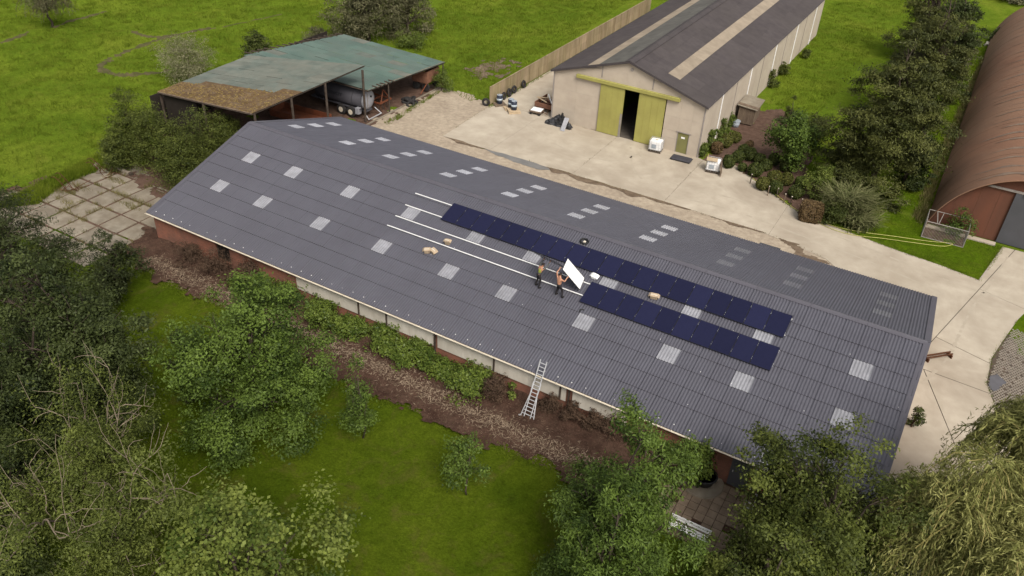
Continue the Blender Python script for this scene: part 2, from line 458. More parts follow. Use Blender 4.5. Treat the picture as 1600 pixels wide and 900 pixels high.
# value noise for terrain
_perm = np.random.default_rng(3).random((64, 64))
def vnoise(x, y):
    xi = np.floor(x).astype(int); yi = np.floor(y).astype(int)
    fx = x - xi; fy = y - yi
    fx = fx * fx * (3 - 2 * fx); fy = fy * fy * (3 - 2 * fy)
    g = lambda a, b: _perm[a % 64, b % 64]
    return (g(xi, yi) * (1 - fx) + g(xi + 1, yi) * fx) * (1 - fy) + (g(xi, yi + 1) * (1 - fx) + g(xi + 1, yi + 1) * fx) * fy

def inside(poly, x, y):
    r = np.zeros(x.shape, bool)
    n = len(poly)
    for i in range(n):
        x1, y1 = poly[i]; x2, y2 = poly[(i + 1) % n]
        c = ((y1 > y) != (y2 > y)) & (x < (x2 - x1) * (y - y1) / (y2 - y1 + 1e-12) + x1)
        r ^= c
    return r

def gridpatch(name, poly, z, mtl, cell=0.35, hfun=None, rough=0.25, parent=None):
    """organic patch of ground with an uneven edge and its own relief"""
    p = np.array(poly)
    x0, y0 = p.min(0) - cell; x1, y1 = p.max(0) + cell
    nx = int((x1 - x0) / cell) + 2; ny = int((y1 - y0) / cell) + 2
    X, Y = np.meshgrid(x0 + np.arange(nx) * cell, y0 + np.arange(ny) * cell)
    cx = X[:-1, :-1] + cell / 2; cy = Y[:-1, :-1] + cell / 2
    wob = lambda a, b: (vnoise(a * 0.9 + 3, b * 0.9 + 7) - 0.5) * rough * 4 + (vnoise(a * 2.7, b * 2.7) - 0.5) * rough * 2
    ins = inside(poly, cx + wob(cx, cy), cy + wob(cy + 31, cx + 11))
    jx = X + (rng.random(X.shape) - 0.5) * cell * 0.5
    jy = Y + (rng.random(X.shape) - 0.5) * cell * 0.5
    Z = np.full(X.shape, z)
    if hfun is not None:
        Z = Z + hfun(jx, jy)
    V = np.stack([jx, jy, Z], -1).reshape(-1, 3)
    ii, jj = np.nonzero(ins)
    a = ii * nx + jj
    Q = np.stack([a, a + 1, a + nx + 1, a + nx], 1)
    used, inv = np.unique(Q, return_inverse=True)
    me = fast_mesh(name, V[used], inv.reshape(Q.shape), mtl, smooth=True)
    return add_obj(name, me, parent)

def flat(name, poly, z, mtl, th=0.0, parent=None):
    n = len(poly)
    mb = MB()
    if th:
        vs = [(x, y, z - th) for x, y in poly] + [(x, y, z) for x, y in poly]
        fs = [tuple(range(n, 2 * n))] + [(i, (i + 1) % n, n + (i + 1) % n, n + i) for i in range(n)]
    else:
        vs = [(x, y, z) for x, y in poly]; fs = [tuple(range(n))]
    mb.add(vs, fs)
    o = mb.build(name, mtl, parent)
    return o

def clip(poly, p, nrm):
    """part of a polygon on the positive side of a line"""
    out = []
    n = len(poly)
    for i in range(n):
        a = np.array(poly[i]); b = np.array(poly[(i + 1) % n])
        da = (a - p) @ nrm; db = (b - p) @ nrm
        if da >= 0: out.append(tuple(a))
        if (da > 0 > db) or (da < 0 < db):
            t = da / (da - db); out.append(tuple(a + t * (b - a)))
    return out
def area(poly):
    return 0.5 * sum(poly[i][0] * poly[(i + 1) % len(poly)][1] - poly[(i + 1) % len(poly)][0] * poly[i][1] for i in range(len(poly)))

# ================================================================ ground
FARM = [(-17, -50), (-17, 12), (-18, 40), (2, 42), (8, 82), (30, 84), (31, 60), (46, 62), (47, 104), (66, 104), (120, 104), (120, -60)]
def fieldmask(x, y):
    d = np.full(x.shape, 1e9)
    n = len(FARM)
    for i in range(n):
        ax, ay = FARM[i]; bx, by = FARM[(i + 1) % n]
        t = np.clip(((x - ax) * (bx - ax) + (y - ay) * (by - ay)) / ((bx - ax) ** 2 + (by - ay) ** 2), 0, 1)
        d = np.minimum(d, np.hypot(x - ax - t * (bx - ax), y - ay - t * (by - ay)))
    return np.where(inside(FARM, x, y), 0, np.clip(d / 6, 0, 1))
def field_h(x, y):
    h = (vnoise(x * 0.09 + 5, y * 0.09) - 0.5) * 0.5 + (vnoise(x * 0.33, y * 0.33 + 9) - 0.5) * 0.30 + (vnoise(x * 0.9 + 2, y * 0.9) - 0.5) * 0.16
    return h * fieldmask(x, y)
def make_ground():
    xs = np.concatenate([[-900, -500, -300, -200], np.arange(-140, 121, 1.0), [180, 300, 500, 900]])
    ys = np.concatenate([[-900, -400, -150], np.arange(-60, 161, 1.0), [220, 320, 500, 900]])
    X, Y = np.meshgrid(xs, ys)
    Z = field_h(X, Y) - 0.03
    V = np.stack([X, Y, Z], -1).reshape(-1, 3)
    nx = len(xs)
    ii, jj = np.meshgrid(np.arange(len(ys) - 1), np.arange(nx - 1), indexing='ij')
    a = (ii * nx + jj).ravel()
    Q = np.stack([a, a + 1, a + nx + 1, a + nx], 1)
    o = add_obj('ground', fast_mesh('ground', V, Q, M['field'], smooth=True))
    tag(o, kind='structure')
make_ground()

def ribbon(name, pts, width, mtl, lift=0.03, kind='structure'):
    """worn track following the ground"""
    pts = np.array(pts, float)
    # Catmull-Rom densify
    out = []
    for i in range(len(pts) - 1):
        p0 = pts[max(i - 1, 0)]; p1 = pts[i]; p2 = pts[i + 1]; p3 = pts[min(i + 2, len(pts) - 1)]
        for t in np.linspace(0, 1, 9)[:-1]:
            out.append(0.5 * (2 * p1 + (p2 - p0) * t + (2 * p0 - 5 * p1 + 4 * p2 - p3) * t * t + (3 * p1 - p0 - 3 * p2 + p3) * t ** 3))
    out.append(pts[-1]); P = np.array(out)
    d = np.gradient(P, axis=0); nrm = np.stack([-d[:, 1], d[:, 0]], 1); nrm /= np.linalg.norm(nrm, axis=1)[:, None] + 1e-9
    wv = width * (0.25 + 1.3 * rng.random(len(P))) / 2
    K = 5
    cols = []
    for k in range(K):
        s = (k / (K - 1) * 2 - 1)
        q = P + nrm * (wv * s)[:, None]
        cols.append(np.column_stack([q, field_h(q[:, 0], q[:, 1]) - 0.03 + lift * (1 - abs(s) ** 3) + 0.004]))
    V = np.stack(cols, 1).reshape(-1, 3)
    a = (np.arange(len(P) - 1)[:, None] * K + np.arange(K - 1)).ravel()
    o = add_obj(name, fast_mesh(name, V, np.stack([a, a + 1, a + K + 1, a + K], 1), mtl, smooth=True))
    return tag(o, kind=kind)

M['track'] = mat('worn_track', (0.052, 0.056, 0.016), (0.105, 0.085, 0.042), 1.2, 0.95, 0.1, bump=0.6, bscale=6, bdist=0.06)
ribbon('path', [(-33.96, 36.62), (-34.97, 34.56), (-35.49, 31.39), (-35.37, 28.83), (-35.25, 26.09), (-34.80, 23.47), (-33.73, 21.18), (-32.52, 20.11), (-30.68, 19.81), (-29.04, 20.34), (-27.64, 21.62), (-27.10, 23.23), (-27.23, 24.36)], 0.9, M['track'])
ribbon('path', [(-40.66, 30.41), (-38.26, 29.84), (-36.56, 30.26), (-35.49, 31.39)], 0.6, M['track'])
ribbon('path', [(-47.85, 25.09), (-48.81, 28.15), (-49.04, 30.97), (-49.35, 33.50)], 0.7, M['track'])
ribbon('path', [(-33.96, 36.62), (-32.70, 39.56), (-32.15, 43.37), (-31.44, 46.05)], 0.35, M['track'])
ribbon('path', [(-48.25, 18.85), (-48.11, 20.68), (-48.66, 22.62)], 0.8, M['track'])

# bare muddy patches
gridpatch('mud_patch', [(-1.21, 43.54), (-0.39, 45.19), (0.28, 47.29), (1.53, 48.77), (2.76, 47.84), (2.67, 45.45), (1.80, 42.80), (0.28, 41.90)], 0.02, M['dirt'], 0.3, lambda x, y: field_h(x, y), 0.8)['kind'] = 'structure'

# garden lawn, mulch bed, verge, planted bed
LAWN = [(-9, -1.5), (0, -0.8), (40, -0.8), (64, -2.2), (64, -30), (20, -48), (-30, -30), (-16, -8)]
gridpatch('lawn', LAWN, 0.0, M['lawn'], 0.5, lambda x, y: (vnoise(x * 0.5, y * 0.5) - 0.5) * 0.06, 0.3)['kind'] = 'structure'
MULCH = [(-0.56, -1.59), (2.30, -3.19), (5.41, -3.55), (9.64, -3.54), (13.52, -3.44), (19.02, -4.77), (22.03, -4.84), (26.41, -4.55), (29.02, -4.54), (31.36, -4.30), (34.90, -4.26), (37.52, -4.28), (40.55, -3.91)] + [(40.5, 0.2), (38.0, 0.75), (0.2, 0.75), (-1.6, 0.4)]
def mulch_h(x, y):
    return (vnoise(x * 0.8, y * 1.3) - 0.5) * 0.16 + (vnoise(x * 2.6 + 4, y * 2.6) - 0.5) * 0.12 + 0.07 + 0.06 * np.sin(y * 2.1 + 0.4)
gridpatch('mulch_bed', MULCH, 0.14, M['mulch'], 0.22, mulch_h, 0.35)['kind'] = 'structure'
gridpatch('dirt_bed', [(-10.83, 6.60), (-9.64, 9.24), (-6.59, 11.42), (-3.43, 6.50), (-3.56, 3.58), (-7.61, 4.65)], 0.07, M['soil'], 0.3, lambda x, y: (vnoise(x * 1.5, y * 1.5) - 0.4) * 0.15, 0.6)['kind'] = 'structure'
gridpatch('rubble_strip', [(-13.13, -0.29), (-13.82, 3.04), (-13.56, 5.26), (-12.56, 4.51), (-12.47, 1.50), (-11.60, -0.51)], 0.008, mat('red_rubble', (0.26, 0.135, 0.085), (0.17, 0.10, 0.065), 3, 0.95, 0.1, bump=0.8, bscale=10, bdist=0.05), 0.22,
          lambda x, y: (vnoise(x * 2, y * 2) - 0.4) * 0.12, 0.4)['kind'] = 'structure'
gridpatch('planting_bed', [(28.66, 36.49), (28.86, 40.86), (28.69, 47.26), (29.40, 51.45), (31.92, 53.30), (35.68, 47.56), (37.74, 39.76), (40.54, 34.52), (39.76, 31.62), (38.22, 32.11), (35.43, 34.27), (32.01, 36.95)], 0.006, M['soil'], 0.35,
          lambda x, y: (vnoise(x, y) - 0.4) * 0.12, 0.3)['kind'] = 'structure'
gridpatch('bare_strip', [(29.80, 36.02), (31.84, 37.47), (35.36, 34.51), (38.14, 32.58), (39.76, 31.62), (38.44, 32.26), (35.69, 35.32), (33.21, 36.87), (31.01, 38.17)], 0.016,
          mat('dry_bed', (0.25, 0.175, 0.12), (0.19, 0.13, 0.085), 2, 0.95, 0.1, bump=0.5, bscale=8), 0.3, None, 0.3)['kind'] = 'structure'
gridpatch('verge', [(39.54, 32.50), (41.74, 31.49), (46.83, 30.49), (50.11, 30.09), (52.74, 29.39), (53.65, 33.26), (53.84, 35.51), (50.91, 35.14), (48.16, 37.83), (48.17, 50.37), (48.67, 75.43), (49.15, 96.29), (45.38, 86.92), (45.51, 57.51), (44.23, 39.87), (42.15, 34.32)], 0.0, M['verge'], 0.4,
          lambda x, y: (vnoise(x * 0.7, y * 0.7) - 0.5) * 0.08, 0.25)['kind'] = 'structure'
gridpatch('grass_margin', [(55.95, 26.24), (55.56, 24.84), (55.33, 23.42), (55.87, 22.14), (56.31, 20.86), (57.67, 21.76), (58.28, 27.09)], 0.008, M['verge'], 0.25, None, 0.3)['kind'] = 'structure'

# sandy gravel between the long barn and the yard, and in front of the open shed
GRAVEL = [(-0.4, 37.0), (-0.9, 22.5), (0.6, 20.0), (51.0, 20.0), (51.0, 27.5), (8.0, 27.5), (7.2, 36.6), (2.5, 37.6)]
gridpatch('gravel', GRAVEL, 0.006, M['gravel'], 0.35, lambda x, y: (vnoise(x * 0.9, y * 0.9) - 0.5) * 0.04, 0.25)['kind'] = 'structure'
gridpatch('shed_floor', [(-16, 12.5), (0.4, 12.5), (0.4, 24.5), (-0.3, 38.0), (-14.5, 37.5)], 0.002, M['soil'], 0.5, lambda x, y: (vnoise(x, y) - 0.5) * 0.08, 0.3)['kind'] = 'structure'
# damp dirt gathered along the kerb of the yard
def kerb_dirt(name, x0, x1, y, wmin, wmax, mtl, z, ph):
    """ragged band of washed-in dirt along the edge of the yard"""
    xs = np.arange(x0, x1, 0.18); n = len(xs)
    f = np.clip(np.minimum(xs - x0, x1 - xs) / 1.5, 0.05, 1)
    lo = y - (wmin + (wmax - wmin) * vnoise(xs * 0.8 + ph, xs * 0 + ph) ** 1.5 + 0.12 * rng.random(n)) * f
    hi = y + (0.03 + 0.35 * np.clip(vnoise(xs * 0.9 + ph, xs * 0 + 40) - 0.55, 0, 1)) * f
    V = np.concatenate([np.column_stack([xs, lo, np.full(n, z)]), np.column_stack([xs, hi, np.full(n, z)])])
    a_ = np.arange(n - 1); o = add_obj(name, fast_mesh(name, V, np.stack([a_, a_ + 1, n + a_ + 1, n + a_], 1), mtl)); return tag(o, kind='structure')
kerb_dirt('dirt_strip', 17.9, 31.5, 27.10, 0.10, 1.15, M['dirt'], 0.038, 2.0)
kerb_dirt('dirt_strip', 33.0, 37.8, 26.95, 0.05, 0.7, M['dirt'], 0.038, 8.0)
kerb_dirt('silt_strip', 11.5, 19.5, 27.05, 0.3, 0.75, M['wet'], 0.034, 5.0)
kerb_dirt('dirt_strip', 7.0, 11.6, 27.10, 0.05, 0.45, M['dirt'], 0.036, 12.0)
gridpatch('dirt_patch', [(38.93, 26.22), (40.22, 26.42), (42.14, 25.52), (43.28, 24.62), (41.58, 24.29), (40.10, 25.01)], 0.040, M['dirt'], 0.16, None, 0.3)['kind'] = 'structure'
kb = MB()
for k in range(14): kb.b2((-0.55, 23.5 + k * 1.0, -0.1), (-0.40, 23.5 + k * 1.0 + 0.985, 0.10))
tag(kb.build('kerb', M['oldslab']), kind='structure')

# concrete yard in cast slabs
yard = thing('concrete_yard', None, None)
yard['kind'] = 'structure'
YARD = [(6.82, 27.12), (6.5, 36.2), (6.5, 36.9), (28.4, 36.9)] + [(29.09, 36.64), (31.88, 37.34), (35.52, 34.34), (38.47, 32.15), (41.82, 31.17), (44.40, 30.67), (46.88, 30.19), (50.15, 29.80), (52.80, 29.23), (53.93, 35.57)] + \
       [(64, 36.0), (64, 28.5)] + [(56.29, 27.55), (55.61, 25.31), (54.89, 21.97), (54.43, 19.62), (54.38, 16.65), (55.09, 14.40), (56.07, 11.93), (57.14, 9.79)] + [(62, -2), (50.2, -2.0), (50.2, 19.6), (47, 22.0), (42.57, 25.71), (37.87, 26.77), (31.86, 27.1), (17.7, 27.12)]
if area(YARD) < 0: YARD = YARD[::-1]
flat('joint_bed', YARD, 0.012, M['joint'], 0, yard)
pieces = [YARD]
def cut(p, d, gap=0.03, only=None):
    global pieces
    d = np.array(d, float); d /= np.linalg.norm(d); nr = np.array([-d[1], d[0]]); p = np.array(p)
    out = []
    for q in pieces:
        c = np.mean(q, 0)
        if only and not only(c):
            out.append(q); continue
        for s in (1, -1):
            r = clip(q, p + nr * s * gap / 2, nr * s)
            if len(r) > 2 and abs(area(r)) > 0.2: out.append(r)
    pieces = out
J = [(52.96, 27.95, 0.00), (51.04, 19.99, 0.00), (55.91, 27.02, 0.00), (54.52, 18.92, 0.00), (51.11, 15.94, 0.00), (54.31, 15.77, 0.00), (51.14, 15.23, 0.00), (52.69, 11.44, 0.00)]
def v2(a): return np.array(a[:2])
cut((12.0, 0), (0, 1), 0.02); cut((20.4, 0), (0, 1), 0.02); cut((29.0, 0), (0, 1), 0.02); cut((37.9, 0), (0, 1), 0.02)
cut(v2(J[0]), v2(J[1]) - v2(J[0]), 0.05, lambda c: c[0] > 38)
cut(v2(J[0]), v2(J[2]) - v2(J[0]), 0.03, lambda c: c[0] > 49.0 and c[1] > 16)
cut(v2(J[1]), v2(J[3]) - v2(J[1]), 0.05, lambda c: c[0] > 49.5 and c[1] < 26)
cut(v2(J[4]), v2(J[5]) - v2(J[4]), 0.06, lambda c: c[0] > 49.5 and c[1] < 17)
cut(v2(J[6]), v2(J[7]) - v2(J[6]), 0.05, lambda c: c[0] > 49.5 and c[1] < 13)
for q in pieces:
    flat('slab', q, 0.030 + random.uniform(-0.002, 0.002), M['concrete'], 0.015, yard)
flat('side_passage', [(6.55, 36.93), (13.0, 36.93), (13.0, 76), (6.55, 76)], 0.026, M['concrete'])['kind'] = 'structure'
# tyre marks on the yard
M['tyremark'] = mat('tyre_mark', (0.33, 0.285, 0.22), (0.37, 0.32, 0.25), 1.5, 0.85, 0.2)
for tr in ([(22.99, 36.12), (25.29, 32.20), (28.95, 30.59), (33.93, 30.99), (40.04, 30.07), (46.16, 28.92), (51.71, 27.69), (55.07, 27.65)], [(22.12, 35.85), (24.75, 30.89), (28.56, 28.62), (34.04, 28.95), (40.03, 28.13), (46.02, 27.10), (51.08, 25.72)], [(50.95, 14.40), (51.99, 18.01), (52.37, 21.45), (52.80, 25.21), (53.67, 29.61), (54.42, 34.33)], [(11.36, 34.65), (14.72, 32.46), (18.80, 31.11), (22.38, 31.71), (23.65, 34.57)]):
    pts = [Vector((x, y, 0.0)) for x, y in tr]; cur = []
    for i in range(len(pts) - 1):
        p0, p1, p2, p3 = pts[max(i - 1, 0)], pts[i], pts[i + 1], pts[min(i + 2, len(pts) - 1)]
        cur += [0.5 * (2 * p1 + (p2 - p0) * t + (2 * p0 - 5 * p1 + 4 * p2 - p3) * t * t + (3 * p1 - p0 - 3 * p2 + p3) * t ** 3) for t in np.linspace(0, 1, 13)[:-1]]
    tm = MB()
    for i in range(len(cur) - 1):
        if random.random() < 0.22: continue
        d = (cur[i + 1] - cur[i]).normalized(); nn = Vector((-d.y, d.x, 0)); w0 = random.uniform(0.05, 0.13)
        for a_, b_ in ((cur[i], cur[i + 1]),):
            tm.add([(a_ - nn * w0) + Vector((0, 0, 0.0365)), (a_ + nn * w0) + Vector((0, 0, 0.0365)), (b_ + nn * w0) + Vector((0, 0, 0.0365)), (b_ - nn * w0) + Vector((0, 0, 0.0365))], [(3, 2, 1, 0)])
    tag(tm.build('tyre_marks', M['tyremark']), kind='structure')

# old square slabs left of the barn, weeds in the joints
old = thing('slab_paving', None, None); old['kind'] = 'structure'
NX = [-14.9, -12.87, -10.87, -8.87, -6.88, -4.87, -2.86, -0.85]
NY = [-5.2, -3.15, -1.1, 0.93, 3.0, 5.3, 7.3]
gridpatch('joint_soil', [(-15.2, -5.4), (-0.6, -5.4), (-0.3, 4.5), (-3, 7.4), (-13.5, 7.4), (-15, 2)], 0.0, M['soil'], 0.4, lambda x, y: (vnoise(x, y) - 0.5) * 0.04, 0.4, old)
for i in range(7):
    for j in range(6):
        if (i, j) in ((0, 5), (0, 4), (0, 3), (6, 5), (5, 5), (0, 2)): continue
        x0, x1, y0, y1 = NX[i], NX[i + 1], NY[j], NY[j + 1]
        g = 0.07 + 0.05 * random.random()
        b = MB().b2((x0 + g, y0 + g, -0.08), (x1 - g, y1 - g, 0.045 + random.random() * 0.03))
        o = b.build('slab', M['oldslab'], old, bevel=0.02)
        c = Vector(((x0 + x1) / 2, (y0 + y1) / 2, 0))
        for vv in o.data.vertices: vv.co -= c
        o.location = c; o.rotation_euler = (random.uniform(-.008, .008), random.uniform(-.008, .008), random.uniform(-.012, .012))

# patio pavers by the wall
pat = thing('patio', None, None); pat['kind'] = 'structure'
flat('joint_bed', [(40.2, 0.3), (40.2, -4.6), (47.5, -4.6), (47.5, 0.3)], 0.010, M['mulch'], 0, pat)
pm = MB().b2((-0.235, -0.235, -0.05), (0.235, 0.235, 0.03)).mesh('paver', M['paver'])
for i in range(14):
    for j in range(9):
        if (i < 3 and j > 5) or random.random() < 0.03: continue
        link('paver', pm, pat, (40.9 + i * 0.5, -4.3 + j * 0.5, 0.015 + random.uniform(0, 0.014)), (random.uniform(-.02, .02), random.uniform(-.02, .02), random.uniform(-.02, .02)))

# cobbles on the right
COB = [(54.80, 20.17), (54.97, 21.94), (55.44, 24.16), (56.08, 23.91), (57.67, 21.76), (58.28, 12.78), (56.78, 10.66), (56.06, 12.05), (55.09, 14.40), (54.41, 16.67)]
flat('cobble_bed', [(54.51, 19.98), (54.86, 22.44), (55.41, 24.65), (56.20, 24.50), (58.02, 22.30), (58.61, 12.30), (56.83, 9.86), (55.75, 11.73), (54.83, 14.11), (54.14, 16.49)], 0.006, mat('cobble_bed', (0.10, 0.075, 0.055), (0.065, 0.05, 0.04), 3, 0.95, 0.1))['kind'] = 'structure'
pa = np.array(COB); cb = MB()
yy = pa[:, 1].min(); row = 0
while yy < pa[:, 1].max():
    xx = pa[:, 0].min() + (row % 2) * 0.09
    while xx < pa[:, 0].max():
        if inside(COB, np.array([xx]), np.array([yy]))[0] and random.random() < 0.95:
            s = random.uniform(0.055, 0.075); t = random.uniform(0.05, 0.066); h = 0.035 + random.uniform(0, 0.025)
            a = random.uniform(-.12, .12); ca, sa = math.cos(a), math.sin(a)
            q = lambda u, v, z: (xx + u * ca - v * sa, yy + u * sa + v * ca, z)
            cb.add([q(-s, -t, 0), q(s, -t, 0), q(s, t, 0), q(-s, t, 0), q(-s * .7, -t * .7, h), q(s * .7, -t * .7, h), q(s * .7, t * .7, h), q(-s * .7, t * .7, h)],
                   [(4, 5, 6, 7), (0, 1, 5, 4), (1, 2, 6, 5), (2, 3, 7, 6), (3, 0, 4, 7)])
        xx += 0.18
    yy += 0.155; row += 1
tag(cb.build('cobbles', M['cobble']), 'small grey cobbles laid at the right edge of the yard', 'cobbles', kind='stuff')
gridpatch('puddle', [(54.60, 17.50), (54.89, 17.98), (55.23, 17.77), (55.45, 17.21), (55.28, 16.48), (54.82, 16.10), (54.50, 16.45)], 0.066, mat('puddle_water', (0.10, 0.095, 0.10), (0.085, 0.08, 0.085), 2, 0.08, 0.5), 0.1, None, 0.12)['kind'] = 'structure'

# ================================================================ the long barn
L, HW, HE, DH = 50.17, 10.473, 2.268, 3.177
A = math.atan2(DH, HW); CA, SA = math.cos(A), math.sin(A); SL = math.hypot(HW, DH)
def FR(x, s, n=0.0):       # point on the front slope
    return Vector((x, s * CA - n * SA, HE + s * SA + n * CA))
def BR(x, s, n=0.0):       # point on the back slope
    return Vector((x, 2 * HW - s * CA + n * SA, HE + s * SA + n * CA))
barn = thing('long_barn', 'long brick barn with a dark corrugated roof carrying solar panels', 'barn')
# walls
wl = MB()
wl.b2((0.25, 0.15, 0), (6.4, 0.45, 2.24)); wl.b2((7.75, 0.15, 0), (49.9, 0.45, 2.24)); wl.b2((6.4, 0.15, 0), (7.75, 0.45, 0.5)); wl.b2((6.4, 0.15, 1.85), (7.75, 0.45, 2.24))
wl.build('front_wall', M['brick'], barn)
for nm, xa, xb in (('gable_wall', 0.25, 0.55), ('gable_wall', 49.6, 49.9)):
    g = MB(); pr = [(0.452, 0), (2 * HW - 0.452, 0), (2 * HW - 0.452, 2.28), (HW, 5.26), (0.452, 2.28)]
    g.add([(xa, y, z) for y, z in pr] + [(xb, y, z) for y, z in pr], [(4, 3, 2, 1, 0), (5, 6, 7, 8, 9)] + [(i, (i + 1) % 5, 5 + (i + 1) % 5, 5 + i) for i in range(5)])
    g.build(nm, M['brick_side'], barn)
MB().b2((0.25, 2 * HW - 0.45, 0), (49.9, 2 * HW - 0.15, 2.24)).build('back_wall', M['brick'], barn)
MB().b2((0.6, 0.7, 0.0), (49.55, 2 * HW - 0.7, 0.02)).build('floor', M['floor'], barn)
wn = MB(); wn.b2((6.4, 0.32, 0.5), (7.75, 0.36, 1.85)); win = wn.build('window', M['dark'], barn)
fr = MB(); fr.b2((6.4, 0.24, 0.5), (6.47, 0.315, 1.85)); fr.b2((7.68, 0.24, 0.5), (7.75, 0.315, 1.85)); fr.b2((6.472, 0.24, 1.78), (7.678, 0.315, 1.85)); fr.b2((7.04, 0.24, 0.5), (7.10, 0.315, 1.778))
fr.build('frame', M['post'], win)
# pale concrete wall panels under the eave, between dark posts
xs = [13.9, 15.8, 17.7, 19.6, 21.5, 23.4, 24.8]; xs2 = [25.1, 26.9, 28.9, 31.4, 33.8]; xs3 = [34.2, 36.0, 37.5]
for arr in (xs, xs2, xs3):
    for a_, b_ in zip(arr[:-1], arr[1:]):
        zb = 0.98 if arr is not xs3 else 0.96
        MB().b2((a_ + 0.006, 0.07, zb), (b_ - 0.006, 0.147, 2.19)).build('wall_panel', M['panelwall'], barn)
for x in (24.95, 34.0, 29.1, 33.45, 21.3, 19.1):
    z0 = 0.0 if x in (24.95, 34.0) else 1.05
    MB().b2((x - 0.05, 0.01, z0), (x + 0.05, 0.066, 2.05)).build('pilaster', M['post'], barn)
MB().b2((38.0, 0.10, 0.0), (39.3, 0.147, 2.0)).build('wall_pier', M['brick'], barn)
dr = MB().b2((43.35, 0.10, 0.03), (44.35, 0.146, 2.0)).build('door', M['slate'], barn)
MB().box((43.5, 0.08, 1.05), (0.05, 0.04, 0.12)).build('handle', M['alu'], dr)
MB().b2((1.0, 0.05, 0.02), (5.2, 0.13, 0.16)).build('plinth_strip', M['white'], barn)
# rainwater gutter: half-round trough hung on the eave, with brackets
gu = MB(); K = 7
prof = [(0.055 * math.cos(math.pi + math.pi * k / (K - 1)), 0.055 * math.sin(math.pi + math.pi * k / (K - 1))) for k in range(K)]
gv = [(x, -0.185 + p, HE - 0.02 + z) for x in (-0.1, L + 0.1) for p, z in prof]
gu.add(gv, [(k, k + 1, K + k + 1, K + k) for k in range(K - 1)])
gu.b2((-0.1, -0.255, HE - 0.03), (L + 0.1, -0.238, HE - 0.003))
gu.b2((-0.1, -0.03, HE - 0.12), (L + 0.1, 0.03, HE - 0.055))
gut = gu.build('gutter', M['gutter'], barn)
bk = MB()
for i in range(60): bk.b2((0.3 + i * 0.845, -0.245, HE - 0.002), (0.34 + i * 0.845, -0.12, HE + 0.008))
tag(bk.build('bracket', M['gutter'], gut), kind='stuff')

# corrugated sheets
PITCH_S = 1.057; WAVES = 6; AMP = 0.033
ROWS = [-0.06, 1.55, 2.66, 3.79, 4.91, 6.06, 7.19, 8.32, 9.33, 10.90]
def sheet_profile(wd, seg=4, gap=0.003, ends=True):
    n = int(round(WAVES * wd / PITCH_S)) * seg
    u = np.linspace(0, 1, n + 1)
    x = gap / 2 + u * (wd - gap)
    h = AMP * np.cos(u * n / seg * 2 * math.pi) + (0.005 * (u > 0.999) - 0.003 * (u < 0.001)) * ends
    return x, h
def sheet_mesh(wd, ln, mtl, name='roof_sheet'):
    """one sheet, lower edge lifted over the sheet below; x across, y up the slope, z normal"""
    x, h = sheet_profile(wd); n = len(x)
    v = [(x[i], -0.07, h[i] - 0.004) for i in range(n)] + [(x[i], -0.07, h[i] + 0.038) for i in range(n)] + [(x[i], ln, h[i] + 0.004) for i in range(n)] + [(x[i], -0.07, h[i] + 0.038) for i in range(n)]
    f = [(i, i + 1, 3 * n + i + 1, 3 * n + i) for i in range(n - 1)] + [(n + i, n + i + 1, 2 * n + i + 1, 2 * n + i) for i in range(n - 1)]
    me = MB().add(v, f).mesh(name, mtl, True)
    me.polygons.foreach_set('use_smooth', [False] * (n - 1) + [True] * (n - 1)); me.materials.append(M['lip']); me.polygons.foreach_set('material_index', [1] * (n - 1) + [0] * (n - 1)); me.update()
    return me
SKX = [3.13, 7.48, 12.68, 18.0, 23.27, 27.4, 32.7, 38.05, 42.23, 47.52]
sky_cols = {int(round((x - 0.49) / PITCH_S - 0.5)) + 1 for x in SKX}
def col_x(c): return (0.02, 0.47) if c == 0 else (0.49 + (c - 1) * PITCH_S, PITCH_S)
roofA = (A, 0, 0)
cache = {}
restV = MB(); restI = []
count = 0
for r in range(9):
    ln = ROWS[r + 1] - ROWS[r]
    for c in range(48):
        x0, wd = col_x(c)
        s0 = ROWS[r]
        loc = FR(x0, s0, 0.03)
        if r in (3, 6) and c in sky_cols:
            key = ('k', r)
            if key not in cache: cache[key] = sheet_mesh(wd, ln, M['skyl'], 'skylight')
            link('skylight', cache[key], barn, FR(x0, s0, 0.034), roofA)
            continue
        near = c >= 14
        key = (c == 0, r)
        if key not in cache: cache[key] = sheet_mesh(wd, ln, M['sheet'])
        if near and count < 300:
            link('roof_sheet', cache[key], barn, loc, (A + random.uniform(-.001, .001), random.uniform(-.0015, .0015), 0)); count += 1
        else:
            me = cache[key]; o = len(restV.v); dz = random.uniform(0, 0.008)
            restV.v.extend([tuple(FR(x0 + p.co.x, s0 + p.co.y, 0.03 + p.co.z + dz)) for p in me.vertices])
            restI += [p.material_index for p in me.polygons]
            restV.f.extend([tuple(o + i for i in p.vertices) for p in me.polygons])
rs = tag(restV.build('roof_sheets_far', M['sheet'], barn, True), kind='stuff')
rs.data.materials.append(M['lip']); rs.data.polygons.foreach_set('material_index', restI); rs.data.polygons.foreach_set('use_smooth', [not i for i in restI]); rs.data.update()
